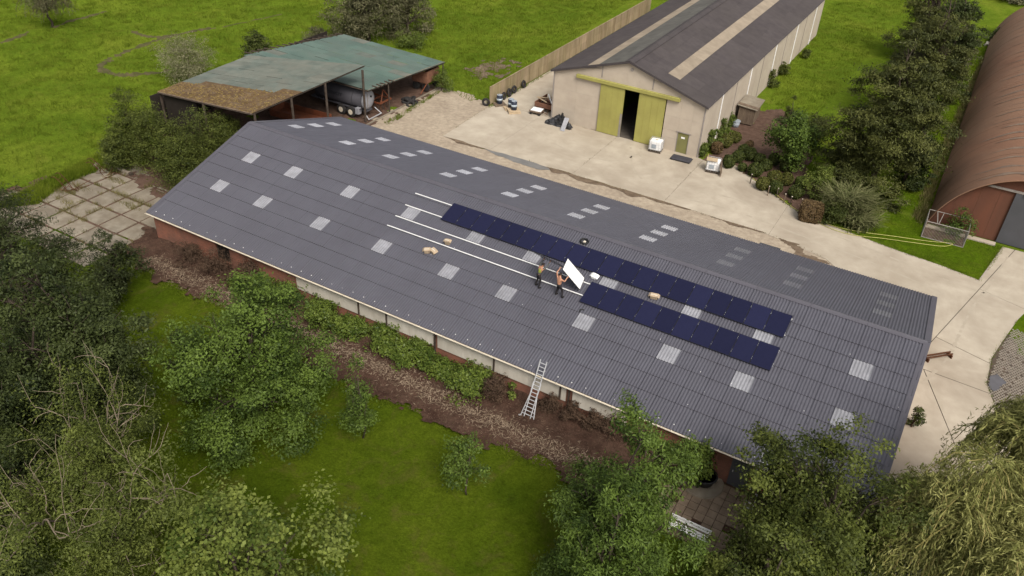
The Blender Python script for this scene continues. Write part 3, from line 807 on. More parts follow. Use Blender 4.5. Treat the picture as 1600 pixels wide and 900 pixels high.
# back slope
bx, bh = sheet_profile(PITCH_S); nb = len(bx)
bs = MB(); SKB = [2.3, 7.7, 12.0, 17.2, 22.5, 27.75, 32.95, 38.1, 42.4, 47.5]; SB = [2.9, 5.15, 7.45]; SBL = 1.05
back_rows = [-0.06] + [v for s in SB for v in (s, s + SBL)] + [10.9]
bcols = {int(round((x - 0.49) / PITCH_S - 0.5)) + 1 for x in SKB}
for r in range(len(back_rows) - 1):
    s0, s1 = back_rows[r], back_rows[r + 1]
    for c in range(48):
        x0, wd = col_x(c)
        x, h = sheet_profile(wd, gap=0.0, ends=False)
        issky = (r % 2 == 1) and c in bcols
        dst = MB() if issky else bs
        dz = random.uniform(0, 0.003)
        v = [BR(x0 + a_, s0 - 0.05, 0.03 + b_ + 0.012 + dz) for a_, b_ in zip(x, h)] + [BR(x0 + a_, s1, 0.03 + b_ + dz) for a_, b_ in zip(x, h)]
        n = len(x)
        dst.add(v, [(i + 1, i, n + i, n + i + 1) for i in range(n - 1)])
        if issky: dst.build('skylight', M['skylb'] if x0 < 35 else M['skylc'], barn, True)
tag(bs.build('back_roof_sheets', M['sheet'], barn, True), kind='stuff')
# added dark plane under both slopes, keeps light from leaking through the sheets
dk = MB()
dk.add([FR(0.1, 0.0, -0.03), FR(L - 0.1, 0.0, -0.03), FR(L - 0.1, SL, -0.03), FR(0.1, SL, -0.03)], [(0, 1, 2, 3)])
dk.add([BR(0.1, 0.0, -0.03), BR(L - 0.1, 0.0, -0.03), BR(L - 0.1, SL, -0.03), BR(0.1, SL, -0.03)], [(3, 2, 1, 0)])
dk.build('roof_underside', M['under_plane'], barn)
# ridge capping in lengths
for i in range(16):
    xa = 0.02 + i * (L - 0.04) / 16; xb = 0.02 + (i + 1) * (L - 0.04) / 16 - 0.012
    a_ = [FR(xa, SL - 0.21, 0.072), FR(xa, SL - 0.06, 0.085), BR(xa, SL - 0.06, 0.085), BR(xa, SL - 0.20, 0.072)]
    b_ = [FR(xb, SL - 0.21, 0.072), FR(xb, SL - 0.06, 0.085), BR(xb, SL - 0.06, 0.085), BR(xb, SL - 0.20, 0.072)]
    a_.insert(2, Vector((xa, HW, HE + DH + 0.115))); b_.insert(2, Vector((xb, HW, HE + DH + 0.115)))
    lo = [FR(xa, SL - 0.21, 0.03), FR(xb, SL - 0.21, 0.03), BR(xa, SL - 0.20, 0.03), BR(xb, SL - 0.20, 0.03)]
    MB().add(a_ + b_ + lo, [(k, 5 + k, 6 + k, 1 + k) for k in range(4)] + [(10, 11, 5, 0), (4, 9, 13, 12)]).build('ridge_cap', M['flash'], barn)
# barge flashings along the four rakes
for fn, off in ((FR, 0.0), (BR, 0.0)):
    for xa, xb in ((-0.10, 0.22), (L - 0.22, L + 0.12)):
        pts = []
        for s in (-0.09, SL - 0.02):
            pts += [fn(xa, s, -0.14), fn(xb, s, -0.02), fn(xb, s, 0.078), fn(xa, s, 0.082)]
        MB().add(pts, [(0, 1, 5, 4), (1, 2, 6, 5), (2, 3, 7, 6), (3, 0, 4, 7), (0, 3, 2, 1), (4, 5, 6, 7)]).build('barge_flashing', M['flash'], barn)
# fixing screws: pale caps along the eave and scattered over the roof
sc = MB()
def screw(x, s, r=0.04):
    c = FR(x, s, 0.06); sc.tube([c, c + Vector((0, -SA, CA)) * 0.03], [r, r * 0.5], 6)
for i in range(58): screw(0.6 + i * 0.857, 0.24 + random.uniform(-.02, .02), 0.036)
for i in range(26): screw(20 + random.random() * 30, random.choice(ROWS[1:8]) + 0.12, 0.022)
tag(sc.build('screw_caps', M['white'], barn), kind='stuff')

# ================================================================ solar panels, rails, things on the roof
PW, PL = 1.134, 1.70
def panel_meshes():
    g = MB().b2((0.012, 0.012, -0.01), (PW - 0.012, PL - 0.012, 0.0)).mesh('cell_glass', M['pv'])
    f = MB(); t = 0.012
    f.b2((0, 0, -0.035), (PW, t, 0.003)); f.b2((0, PL - t, -0.035), (PW, PL, 0.003)); f.b2((0, t, -0.035), (t, PL - t, 0.003)); f.b2((PW - t, t, -0.035), (PW, PL - t, 0.003))
    k = MB()
    for y in (0.35, PL - 0.35): k.b2((PW + 0.001, y - 0.03, -0.02), (PW + 0.019, y + 0.03, 0.008))
    b = MB().b2((0.012, 0.012, -0.016), (PW - 0.012, PL - 0.012, -0.011)).mesh('back_sheet', M['white'])
    return g, f.mesh('frame', M['pvframe']), k.mesh('clamp', M['alu']), b
PG, PF, PK, PB = panel_meshes()
ORD = ['first', 'second', 'third', 'fourth', 'fifth', 'sixth', 'seventh', 'eighth', 'ninth', 'tenth', 'eleventh', 'twelfth', 'thirteenth', 'fourteenth', 'fifteenth',
       'sixteenth', 'seventeenth', 'eighteenth', 'nineteenth', 'twentieth']
def solar(x, s, label, grp):
    t = thing('solar_panel', label, 'solar panel', FR(x, s, 0.17), 0, grp)
    t.rotation_euler = roofA
    link('cell_glass', PG, t); link('frame', PF, t); link('clamp', PK, t)
for i in range(20):
    solar(20.17 + i * 1.1535, 7.93, f'dark blue solar panel, {ORD[i]} from the left in the long upper row', 'solar panels of the upper row')
for i in range(10):
    solar(31.79 + i * 1.1535, 5.50, f'dark blue solar panel, {ORD[i]} from the left in the short lower row', 'solar panels of the lower row')
for s, lab, x1 in ((9.40, 'topmost of four silver mounting rails, running under the upper panel row', 43.3), (8.16, 'second silver mounting rail from the ridge, under the lower edge of the upper panels', 43.3),
                   (7.00, 'third silver mounting rail from the ridge, passing behind the two workers', 43.35), (6.02, 'lowest silver mounting rail, crossing the roof at the workers’ feet', 43.35)):
    t = thing('mounting_rail', lab.replace('’', ''), 'rail', FR(17.1, s, 0.06), 0, 'mounting rails on the roof')
    t.rotation_euler = roofA
    x = 0.0
    while x < x1 - 17.1:
        e = min(x + 3.45, x1 - 17.1)
        MB().b2((x, -0.026, 0.03), (e - 0.03, 0.026, 0.085)).build('rail_length', M['white'], t); x = e
    ft = MB()
    for k in range(int((x1 - 17.1) / 1.057)): ft.b2((0.3 + k * 1.057, -0.045, -0.02), (0.36 + k * 1.057, 0.045, 0.029))
    tag(ft.build('hanger_bolts', M['black'], t), kind='stuff')

def carton(x, s, sz, rz, label, mtl='card', name='cardboard_box', cat='box', lift=0.075):
    t = thing(name, label, cat, FR(x, s, lift))
    t.rotation_euler = (Matrix.Rotation(A, 3, 'X') @ Matrix.Rotation(rz, 3, 'Z')).to_euler()
    a, b, c = sz
    MB().b2((-a / 2, -b / 2, 0), (a / 2, b / 2, c)).build('body', M[mtl], t, bevel=0.015)
    fl = MB(); rt_ = Matrix.Rotation(0.7, 3, 'Y')
    fl.box((a / 2 + 0.06, 0, c - 0.05), (0.16, b * 0.96, 0.008), rt_); fl.box((-a / 2 - 0.06, 0, c - 0.05), (0.16, b * 0.96, 0.008), Matrix.Rotation(-0.7, 3, 'Y'))
    fl.build('flap', M[mtl], t)
    MB().b2((-a / 2 - 0.002, -0.03, c * 0.6), (a / 2 + 0.002, 0.03, c + 0.004)).build('tape', M['gutter'], t)
carton(21.00, 5.12, (0.34, 0.32, 0.28), 0.5, 'open brown cardboard box, left one of the pair lying below the rails')
carton(21.42, 5.27, (0.34, 0.34, 0.26), -0.35, 'brown cardboard box, right one of the pair lying below the rails')
carton(21.83, 6.30, (0.30, 0.28, 0.34), 0.2, 'pale cardboard box standing on the lowest rail above the pair of boxes')
carton(35.63, 7.68, (0.42, 0.30, 0.26), 0.15, 'cardboard box wedged between the two panel rows')
carton(31.73, 7.65, (0.32, 0.34, 0.20), -0.1, 'small white box between the panel rows near the workers', 'white', 'white_box')
# cable coil near the ridge
t = thing('cable_coil', 'coil of black cable lying near the ridge above the panels', 'cable', FR(29.84, 10.05, 0.075)); t.rotation_euler = roofA
cc = MB(); pts = []
for k in range(90):
    a_ = k * 0.35; rr = 0.26 + 0.05 * math.sin(k * 0.9) ; pts.append((rr * math.cos(a_), rr * math.sin(a_) * 0.8, 0.02 + 0.10 * k / 90))
cc.tube(pts, 0.022, 5); cc.build('windings', M['black'], t, True)
MB().box((0.02, -0.02, 0.05), (0.16, 0.14, 0.09)).build('reel_tag', M['gutter'], t, bevel=0.02)
t = thing('hand_tool', 'small black tool lying below the lower panel row', 'tool', FR(32.2, 5.05, 0.07)); t.rotation_euler = (A, 0, 0.3)
MB().tube([(-0.12, 0, 0.04), (0.14, 0.0, 0.04)], [0.035, 0.03], 8).build('motor_body', M['black'], t)
MB().box((-0.10, -0.08, 0.03), (0.05, 0.18, 0.05)).build('grip', M['black'], t)
t = thing('tool_pouch', 'small black and white tool bundle on the roof beside the foliage', 'tool', FR(44.95, 1.25, 0.07)); t.rotation_euler = (A, 0, 0.5)
MB().box((0, 0.08, 0.06), (0.14, 0.20, 0.12)).build('pouch', M['black'], t, bevel=0.03)
MB().box((0.10, 0.10, 0.05), (0.06, 0.08, 0.1)).build('flask', M['white'], t, bevel=0.02)

# the panel being carried, white back towards the sky
CC = Vector((47.529, -31.434, 32.162))
cs = [Vector(p) for p in ((29.613, 7.79, 4.887), (30.696, 8.177, 3.609), (30.935, 7.08, 3.48), (29.852, 6.694, 4.758))]
cs = [CC + (p - CC) * 0.966 for p in cs]
ex = (cs[1] - cs[0]).normalized(); ey = (cs[0] - cs[3]).normalized(); ez = ex.cross(ey).normalized(); ey = ez.cross(ex)
t = thing('solar_panel', 'tilted solar panel with its white back turned up, carried by the shirtless worker', 'solar panel', (0, 0, 0), 0, 'solar panels being carried')
# panel local: x across (PW), y along (PL); back sheet faces -z
mt = Matrix((-ey, ex, ez * 1)).transposed()
if mt.determinant() < 0: mt = Matrix((ey, ex, -ez)).transposed()
ctr = sum(cs, Vector()) / 4
back_dir = mt @ Vector((0, 0, -1))
if back_dir.dot(CC - ctr) < 0:
    mt = mt @ Matrix.Rotation(math.pi, 3, 'Y')
t.matrix_world = Matrix.Translation(ctr - mt @ Vector((PW / 2, PL / 2, -0.017))) @ mt.to_4x4()
link('cell_glass', PG, t); link('frame', PF, t); link('back_sheet', PB, t)
CARRY = (ctr, ex, ey, ez, cs)
# second panel, held almost edge-on over the head of the other worker
t = thing('solar_panel', 'dark solar panel seen edge-on, held overhead by the worker in the yellow vest', 'solar panel', (0, 0, 0), 0, 'solar panels being carried')
vx = Vector((1.65, -0.23, 0.0)).normalized(); vd = (CC - Vector((29.4, 5.7, 5.75))).normalized()
vy = (vd - vx * vd.dot(vx)).normalized(); vy = (Matrix.Rotation(R(-5), 3, vx) @ vy); vz = vx.cross(vy)
m2 = Matrix((-vy, vx, vz)).transposed()
if m2.determinant() < 0: m2 = Matrix((vy, vx, vz)).transposed()
t.matrix_world = Matrix.Translation(Vector((29.45, 5.62, 5.83)) - m2 @ Vector((PW / 2, PL / 2, 0))) @ m2.to_4x4()
link('cell_glass', PG, t); link('frame', PF, t)
EDGEP = (Vector((29.45, 5.62, 5.83)), vx, vy)

# ================================================================ people
def skinned(name, V, Ed, Rd, mtl, parent, roots=(0,), lv=2):
    me = bpy.data.meshes.new(name)
    me.from_pydata([tuple(p) for p in V], Ed, [])
    o = bpy.data.objects.new(name, me); COL.objects.link(o)
    if parent: o.parent = parent
    md = o.modifiers.new('skin', 'SKIN'); md.use_smooth_shade = True
    sv = me.skin_vertices[0].data
    for i, r in enumerate(Rd):
        sv[i].radius = r if isinstance(r, tuple) else (r, r)
        sv[i].use_root = i in roots
    sb = o.modifiers.new('sub', 'SUBSURF'); sb.levels = lv; sb.render_levels = lv
    me.materials.append(mtl)
    return o

def person(label, feet, pelvis, chest, head, hands, elbows, knees, top, facing):
    """one figure; feet stand on the roof, hands reach what they hold"""
    base = (Vector(feet[0]) + Vector(feet[1])) / 2
    root = thing('person', label, 'person', base, 0, 'roof workers')
    O = base
    f = Vector(facing).normalized(); side = Vector((f.y, -f.x, 0))       # right-hand side
    pv, ch, hd = Vector(pelvis) - O, Vector(chest) - O, Vector(head) - O
    nk = ch + (hd - ch) * 0.55
    V = [pv, pv + (ch - pv) * 0.5, ch, nk, hd, hd + (hd - nk).normalized() * 0.085]
    Rr = [(0.15, 0.11), (0.135, 0.105), (0.165, 0.11), 0.055, 0.088, 0.062]
    Ed = [(0, 1), (1, 2), (2, 3), (3, 4), (4, 5)]
    V.append(hd + f * 0.115 + Vector((0, 0, -0.01))); Rr.append(0.018); Ed.append((4, 6))      # nose
    for s, h, e in ((-1, hands[0], elbows[0]), (1, hands[1], elbows[1])):
        i = len(V)
        sh = ch + side * s * 0.17 + Vector((0, 0, 0.05))
        hv, ev = Vector(h) - O, Vector(e) - O
        wd = (hv - ev).normalized()
        V += [sh, ev, hv - wd * 0.09, hv]
        Rr += [0.062, 0.045, 0.032, (0.042, 0.022)]
        Ed += [(2, i), (i, i + 1), (i + 1, i + 2), (i + 2, i + 3)]
    n0 = len(V); roots = [0]
    for s, h, e in ((-1, hands[0], elbows[0]), (1, hands[1], elbows[1])):
        hv, ev = Vector(h) - O, Vector(e) - O
        wd = (hv - ev).normalized(); sd = wd.cross(Vector((0, 0, 1))); sd = sd.normalized() if sd.length > .1 else side
        cu = sd.cross(wd)
        for k in range(5):                                                   # five fingers, the thumb from the side of the palm
            i = len(V); roots.append(i)
            if k < 4:
                b0 = hv + sd * (k - 1.5) * 0.021 + wd * 0.01; ln = (0.062, 0.075, 0.070, 0.055)[k]
                V += [b0, b0 + wd * ln * 0.6, b0 + wd * ln * 0.8 - cu * ln * 0.5]
            else:
                b0 = hv - wd * 0.035 + sd * s * 0.03
                V += [b0, b0 + sd * s * 0.035 + wd * 0.02, b0 + sd * s * 0.04 + wd * 0.055]
            Rr += [0.010, 0.009, 0.008]; Ed += [(i, i + 1), (i + 1, i + 2)]
    skinned('body', V, Ed, Rr, M['skin'], root, roots)
    # hair cap and ears line
    hr = MB(); n = 10
    for j in range(5):
        pass
    cap = bmesh.new(); bmesh.ops.create_icosphere(cap, subdivisions=2, radius=0.104)
    for v_ in list(cap.verts):
        if v_.co.dot(f) > 0.045 and v_.co.z < 0.045 or v_.co.z < -0.05: cap.verts.remove(v_)
    me = bpy.data.meshes.new('hair'); cap.to_mesh(me); cap.free(); me.materials.append(M['hair'])
    o = add_obj('hair', me, root); o.location = hd + Vector((0, 0, 0.03))
    # trousers and boots
    V = [pv + Vector((0, 0, 0.10)), pv]; Rr = [(0.155, 0.12), (0.165, 0.125)]; Ed = [(0, 1)]
    for s, kn, ft in ((-1, knees[0], feet[0]), (1, knees[1], feet[1])):
        i = len(V); kv, fv = Vector(kn) - O, Vector(ft) - O
        V += [pv + side * s * 0.095 + Vector((0, 0, -0.06)), kv, fv + Vector((0, 0, 0.12))]
        Rr += [0.098, 0.068, 0.056]; Ed += [(1, i), (i, i + 1), (i + 1, i + 2)]
        skinned('boot', [fv + Vector((0, 0, 0.13)), fv + Vector((0, 0, 0.05)), fv + f * 0.11 + Vector((0, 0, 0.045)), fv + f * 0.19 + Vector((0, 0, 0.04))],
                [(0, 1), (1, 2), (2, 3)], [0.052, 0.054, 0.048, 0.038], M['boot'], root)
    skinned('trousers', V, Ed, Rr, M['trouser'], root, (1,))
    if top:
        V = [pv + Vector((0, 0, 0.06)), pv + (ch - pv) * 0.5, ch, ch + (nk - ch) * 0.35]
        skinned('shirt', V, [(0, 1), (1, 2), (2, 3)], [(0.165, 0.125), (0.155, 0.122), (0.185, 0.128), 0.09], M['greyshirt'], root)
        V = [pv + (ch - pv) * 0.35, pv + (ch - pv) * 0.7, ch, ch + (nk - ch) * 0.25]
        skinned('vest', V, [(0, 1), (1, 2), (2, 3)], [(0.17, 0.135), (0.175, 0.135), (0.195, 0.138), 0.10], M['hivis'], root)
        V = []; Ed = []; Rr = []
        for s, h, e in ((-1, hands[0], elbows[0]), (1, hands[1], elbows[1])):
            i = len(V); V += [ch + side * s * 0.15 + Vector((0, 0, 0.05)), Vector(e) - O, Vector(e) - O + (Vector(h) - Vector(e)) * 0.8]
            Ed += [(i, i + 1), (i + 1, i + 2)]; Rr += [0.072, 0.056, 0.044]
        skinned('sleeves', V, Ed, Rr, M['greyshirt'], root, (0, 3))
    return root
zr = lambda y: HE + y * DH / HW + 0.075
person('worker in dark trousers and yellow vest holding a panel overhead', ((28.76, 5.30, zr(5.30)), (29.06, 5.16, zr(5.16))), (28.97, 5.25, 4.84), (29.08, 5.27, 5.30), (29.18, 5.32, 5.60),
       ((28.98, 5.84, 5.68), (29.52, 5.52, 5.84)), ((28.85, 5.58, 5.42), (29.42, 5.32, 5.52)), ((28.84, 5.42, 4.42), (29.08, 5.30, 4.42)), True, (0.45, 0.85, 0))
person('shirtless worker in dark trousers carrying the white-backed panel', ((30.24, 5.16, zr(5.16)), (30.70, 5.10, zr(5.10))), (30.44, 5.12, 4.72), (30.42, 5.14, 5.13), (30.42, 5.20, 5.42),
       ((30.26, 5.44, 5.70), (30.80, 5.46, 5.26)), ((30.16, 5.24, 5.46), (30.72, 5.22, 5.02)), ((30.32, 5.28, 4.36), (30.62, 5.24, 4.34)), False, (0.35, 0.9, 0))

# ================================================================ ladders
def ladder(label, base, top, wd, flare, n, group='ladders at the eave'):
    b, tp = Vector(base), Vector(top)
    t = thing('ladder', label, 'ladder', b, 0, group)
    d = tp - b; ln = d.length; u = d.normalized()
    sx = Vector((1, 0, 0))
    for s in (-1, 1):
        m = MB(); m.tube([sx * s * wd / 2, sx * s * wd / 2 + u * ln], 0.032, 6); m.build('side_rail', M['alu'], t)
    for k in range(n):
        p = u * (0.22 + k * (ln - 0.4) / (n - 1))
        ww = wd / 2 + (flare * max(0, 1 - p.length / (ln * 0.38)))
        MB().tube([p - sx * ww, p + sx * ww], 0.026, 6).build('rung', M['alu'], t)
    if flare:
        for s in (-1, 1):
            m = MB(); a_ = sx * s * (wd / 2 + flare) + u * 0.02
            m.tube([a_, sx * s * (wd / 2 + 0.02) + u * ln * 0.40, sx * s * (wd / 2 + 0.035) + u * ln * 0.62], 0.032, 6)
            st = m.build('stabiliser_leg', M['alu'], t)
            MB().box(a_ + Vector((0, -0.02, 0.015)), (0.20, 0.11, 0.04)).build('foot', M['alu'], st)
ladder('aluminium ladder with flared feet leaning on the gutter above the mulch', (32.23, -1.43, 0.06), (32.21, 0.20, 3.12), 0.40, 0.22, 15)
ladder('aluminium ladder top poking above the eave behind the right-hand trees', (44.86, -1.2, 0.05), (44.83, 0.30, 3.16), 0.40, 0.0, 12)

# ================================================================ warehouse
WX, WY, WW, WH, WP = 13.10, 36.80, 15.32, 4.97, 7.38
WLEN = 45.0
wh = thing('warehouse', 'large pale gabled warehouse with olive sliding doors across the yard', 'warehouse')
xm = WX + WW / 2
def gz(x): return WH + (WP - WH) * (1 - abs(x - xm) / (WW / 2))
# front gable in cast panels, rows by column, clipped to the gable line
cols = [13.10, 15.6, 18.10, 20.65, 23.20, 24.70, 26.15, 27.30, 28.42]
rows = [0.0, 1.25, 2.0, 3.3, 4.85, 6.2, 7.6]
for i in range(len(cols) - 1):
    a_, b_ = cols[i], cols[i + 1]
    for j in range(len(rows) - 1):
        z0, z1 = rows[j], rows[j + 1]
        if 18.0 < (a_ + b_) / 2 < 24.7 and j < 4: continue
        if 26.1 < (a_ + b_) / 2 < 27.35 and j < 2: continue
        pts = [(a_, z0), (b_, z0), (b_, min(z1, gz(b_) - 0.05)), (a_, min(z1, gz(a_) - 0.05))]
        if a_ < xm < b_ and z1 > 7: pts.insert(3, (xm, min(z1, WP - 0.05)))
        if min(pts[2][1], pts[-1][1]) <= z0 + 0.02:
            # triangle-ish remainder at the eaves
            hi = max(gz(a_), gz(b_)) - 0.05
            if hi <= z0 + 0.05: continue
            t_ = (z0 - (gz(a_) - 0.05)) / ((gz(b_) - gz(a_)) or 1)
            xc = a_ + t_ * (b_ - a_)
            pts = [(xc, z0), (b_, z0), (b_, min(z1, gz(b_) - 0.05))] if gz(b_) > gz(a_) else [(a_, z0), (xc, z0), (a_, min(z1, gz(a_) - 0.05))]
        g_ = 0.004
        cx_ = sum(p[0] for p in pts) / len(pts); cz_ = sum(p[1] for p in pts) / len(pts)
        pts = [(x + (g_ if x < cx_ else -g_), z + (g_ if z < cz_ else -g_)) for x, z in pts]
        n = len(pts)
        MB().add([(x, WY, z) for x, z in pts] + [(x, WY + 0.2, z) for x, z in pts],
                 [tuple(range(n)), tuple(range(2 * n - 1, n - 1, -1))] + [(k, n + k, n + (k + 1) % n, (k + 1) % n) for k in range(n)]).build('wall_panel', M['whouse'], wh)
# joint backing
bkp = [(WX + .05, 0), (18.1, 0), (18.1, 4.85), (24.7, 4.85), (24.7, 0), (WX + WW - .05, 0), (WX + WW - .05, WH - .1), (xm, WP - .12), (WX + .05, WH - .1)]
MB().add([(x, WY + 0.05, z) for x, z in bkp], [tuple(range(9))]).build('joint_backing', M['wjoint'], wh)
for x in (18.10, 23.20):
    MB().b2((x - 0.06, WY - 0.02, 5.35), (x + 0.06, WY - 0.003, gz(x) - 0.1)).build('gable_post', M['wjoint'], wh)
for x in (WX + 0.06, WX + WW - 0.07):
    MB().b2((x - 0.07, WY - 0.03, 0), (x + 0.07, WY - 0.003, WH - 0.1)).build('corner_post', M['wjoint'], wh)
# sliding doors and their rail
for xa, xb in ((18.15, 20.60), (22.05, 24.65)):
    d = MB().b2((xa, WY - 0.14, 0.08), (xb, WY - 0.08, 4.80)).build('sliding_door', M['olive'], wh)
    for k in range(5):
        x = xa + 0.02 + k * (xb - xa - 0.08) / 4
        MB().b2((x, WY - 0.155, 0.1), (x + 0.04, WY - 0.1405, 4.78)).build('door_rib', M['olive'], d)
MB().b2((20.40, WY - 0.17, 0.06), (20.62, WY - 0.157, 2.4)).build('door_edge', M['wjoint'], wh)
MB().b2((15.6, WY - 0.30, 4.86), (25.95, WY - 0.02, 5.20)).build('door_rail_cover', M['olive'], wh, bevel=0.03)
MB().b2((18.1, WY + 0.02, 0.028), (24.7, WY + 9.0, 0.045)).build('floor', M['floor'], wh)
MB().tube([(21.0, WY - 0.003, 6.72), (21.0, WY - 0.06, 6.72)], 0.16, 12).build('wall_vent', M['wjoint'], wh)
sd_ = MB().b2((26.22, WY + 0.04, 0.05), (27.24, WY + 0.08, 1.98)).build('side_door', M['olive2'], wh)
f_ = MB(); f_.b2((26.15, WY - 0.015, 0), (26.21, WY + 0.1, 2.0)); f_.b2((27.25, WY - 0.015, 0), (27.31, WY + 0.1, 2.0)); f_.b2((26.0, WY - 0.06, 2.0), (27.45, WY + 0.1, 2.08)); f_.build('frame', M['wjoint'], sd_)
MB().b2((26.55, WY + 0.03, 1.45), (26.9, WY + 0.038, 1.62)).build('notice', M['white'], sd_)
# side walls
for k in range(10):
    ya, yb = WY + k * 4.5, WY + (k + 1) * 4.5
    for j in range(2):
        y0, y1 = ya + j * 2.25, ya + (j + 1) * 2.25
        MB().b2((WX + WW - 0.2, y0 + 0.012 + (0.2 if k == 0 and j == 0 else 0), 0), (WX + WW, y1 - 0.012, WH - 0.03)).build('side_panel', M['whouse'], wh)
    MB().b2((WX, ya + 0.22, 0), (WX + 0.2, yb - 0.012, WH - 0.03)).build('side_panel', M['whouse'], wh)
    if k:
        pp = MB()
        if k % 2: pp.tube([(WX + WW + 0.06, ya, 0), (WX + WW + 0.06, ya, WH - 0.05)], 0.055, 8)
        else: pp.b2((WX + WW + 0.002, ya - 0.05, 0), (WX + WW + 0.03, ya + 0.05, WH - 0.05))
        pp.build('downpipe' if k % 2 else 'wall_post', M['white'] if k % 2 else M['wjoint'], wh)
MB().b2((WX + .2, WY + WLEN - 0.2, 0), (WX + WW - .2, WY + WLEN, WH)).build('back_wall', M['whouse'], wh)
# roof sheets
AW = math.atan2(WP - WH, WW / 2); LW = math.hypot(WW / 2, WP - WH) + 0.25
wr = [0.0, 0.235, 0.47, 0.62, 0.81, 1.0]
def wsheet(mtl, ln, wd=2.05, waves=12):
    n = waves * 2; v = []
    for yy_, lift in ((-0.05, 0.03), (ln, 0.005)):
        for i in range(n + 1):
            v.append((0.006 + i * (wd - 0.012) / n, yy_, lift + (0.022 if i % 2 else -0.022)))
    return MB().add(v, [(i, i + 1, n + 2 + i, n + 1 + i) for i in range(n)]).mesh('roof_sheet', mtl)
wc = {}
for side in (0, 1):
    for r in range(5):
        ln = (wr[r + 1] - wr[r]) * LW
        strip = r == 2
        for k in range(22):
            use = M['wstrip'] if strip and not (side == 1 and k == 0) else (M['wroofg'] if (side == 0 and r > 2) else M['wroof'])
            key = (use.name, round(ln, 3))
            if key not in wc: wc[key] = wsheet(use, ln)
            s0 = wr[r] * LW - 0.25
            y = WY - 0.25 + k * 2.066
            if side == 1:   # right slope: sheet x runs along +y, sheet y climbs towards -x
                loc = Vector((WX + WW - s0 * math.cos(AW), y, WH + s0 * math.sin(AW) + 0.06))
                mtx = Matrix(((0, -math.cos(AW), math.sin(AW)), (1, 0, 0), (0, math.sin(AW), math.cos(AW))))
            else:
                loc = Vector((WX + s0 * math.cos(AW), y + 2.05, WH + s0 * math.sin(AW) + 0.06))
                mtx = Matrix(((0, math.cos(AW), -math.sin(AW)), (-1, 0, 0), (0, math.sin(AW), math.cos(AW))))
            link('rooflight' if strip and use is M['wstrip'] else 'roof_sheet', wc[key], wh, loc, mtx.to_euler())
for k in range(15):
    y0 = WY - 0.3 + k * 3.04
    rc = MB()
    for s in (-1, 1):
        rc.add([(xm, y0, WP + 0.20), (xm, y0 + 3.0, WP + 0.20), (xm + s * 0.45, y0 + 3.0, WP + 0.045), (xm + s * 0.45, y0, WP + 0.045)], [(0, 1, 2, 3) if s < 0 else (3, 2, 1, 0)])
    rc.build('ridge_cap', M['wroof'], wh)
for s in (-1, 1):
    e = xm + s * (WW / 2 + 0.24); ze = WH - 0.08
    MB().add([(xm, WY - 0.32, WP - 0.05), (xm, WY - 0.32, WP + 0.16), (e, WY - 0.32, ze + 0.16), (e, WY - 0.32, ze - 0.05),
              (xm, WY - 0.20, WP - 0.05), (xm, WY - 0.20, WP + 0.16), (e, WY - 0.20, ze + 0.16), (e, WY - 0.20, ze - 0.05)],
             [(0, 1, 2, 3), (7, 6, 5, 4), (1, 5, 6, 2), (0, 3, 7, 4), (2, 6, 7, 3)]).build('barge_board', M['wroof'], wh)
ub = MB(); ub.add([(WX - .1, WY - .2, WH - .02), (xm, WY - .2, WP - .02), (xm, WY + WLEN, WP - .02), (WX - .1, WY + WLEN, WH - .02), (WX + WW + .1, WY - .2, WH - .02), (WX + WW + .1, WY + WLEN, WH - .02)],
                  [(0, 1, 2, 3), (1, 4, 5, 2)]); ub.build('roof_underside', M['dark'], wh)

# ================================================================ concrete fence
fc = thing('concrete_fence', 'stained concrete panel fence running back beside the warehouse', 'fence', (6.4, 36.1, 0))
for k in range(21):
    y0 = k * 2.0
    MB().b2((-0.06, y0, -0.05), (0.08, y0 + 0.14, 1.96)).build('post', M['fence'], fc)
    for j in range(2):
        MB().b2((-0.03, y0 + 0.142, 0.02 + j * 0.95), (0.03, y0 + 1.998, 0.955 + j * 0.95)).build('fence_panel', M['fence'], fc)
    MB().b2((-0.06, y0 + 0.142, 1.91), (0.06, y0 + 1.998, 1.95)).build('coping', M["fence"], fc)

# ================================================================ open shed
sh = thing('open_shed', 'open pole shed with a mossy, faded green roof at the end of the barn', 'shed')
def roofquad(c00, c10, c11, c01, nu, nv, pick, th=0.05, over=0.02, waves=5):
    """roof made of corrugated sheets laid over a (slightly warped) quad; u runs with the ribs"""
    c = [Vector(p) for p in (c00, c10, c11, c01)]
    P = lambda u, v: (c[0] * (1 - u) + c[1] * u) * (1 - v) + (c[3] * (1 - u) + c[2] * u) * v
    for i in range(nu):
        for j in range(nv):
            u0, u1 = i / nu, (i + 1) / nu + 0.01; v0, v1 = j / nv, (j + 1) / nv
            n = waves * 2; vs = []
            dz = random.uniform(0, 0.025)
            for uu, lf in ((u0, 0.03 if True else 0), (u1, 0.0)):
                for k in range(n + 1):
                    p = P(uu, v0 + (v1 - v0) * (0.005 + 0.99 * k / n)); vs.append(p + Vector((0, 0, lf + dz + (0.02 if k % 2 else -0.02))))
            MB().add(vs, [(k + 1, k, n + 1 + k, n + 2 + k) for k in range(n)]).build('roof_sheet', pick(i, j), sh)
r1 = [(-13.9, 12.9, 4.0), (-2.07, 12.6, 5.0), (-1.55, 26.4, 5.25), (-14.4, 24.3, 4.05)]
def pick1(i, j):
    v = (j + 0.5) / 12; u = (i + 0.5) / 6
    return M['mossroof'] if v < 0.26 + 0.15 * u else M['wornroof']
roofquad(*r1, 6, 12, pick1)
r2 = [(-15.9, 25.0, 3.55), (-0.75, 25.7, 3.20), (-0.2, 37.6, 2.72), (-12.9, 36.8, 3.30)]
roofquad(*r2, 7, 11, lambda i, j: M['greenroof'] if random.random() < 0.9 else M['wornroof'])
def lerp(a, b, t): return tuple(p + (q - p) * t for p, q in zip(a, b))
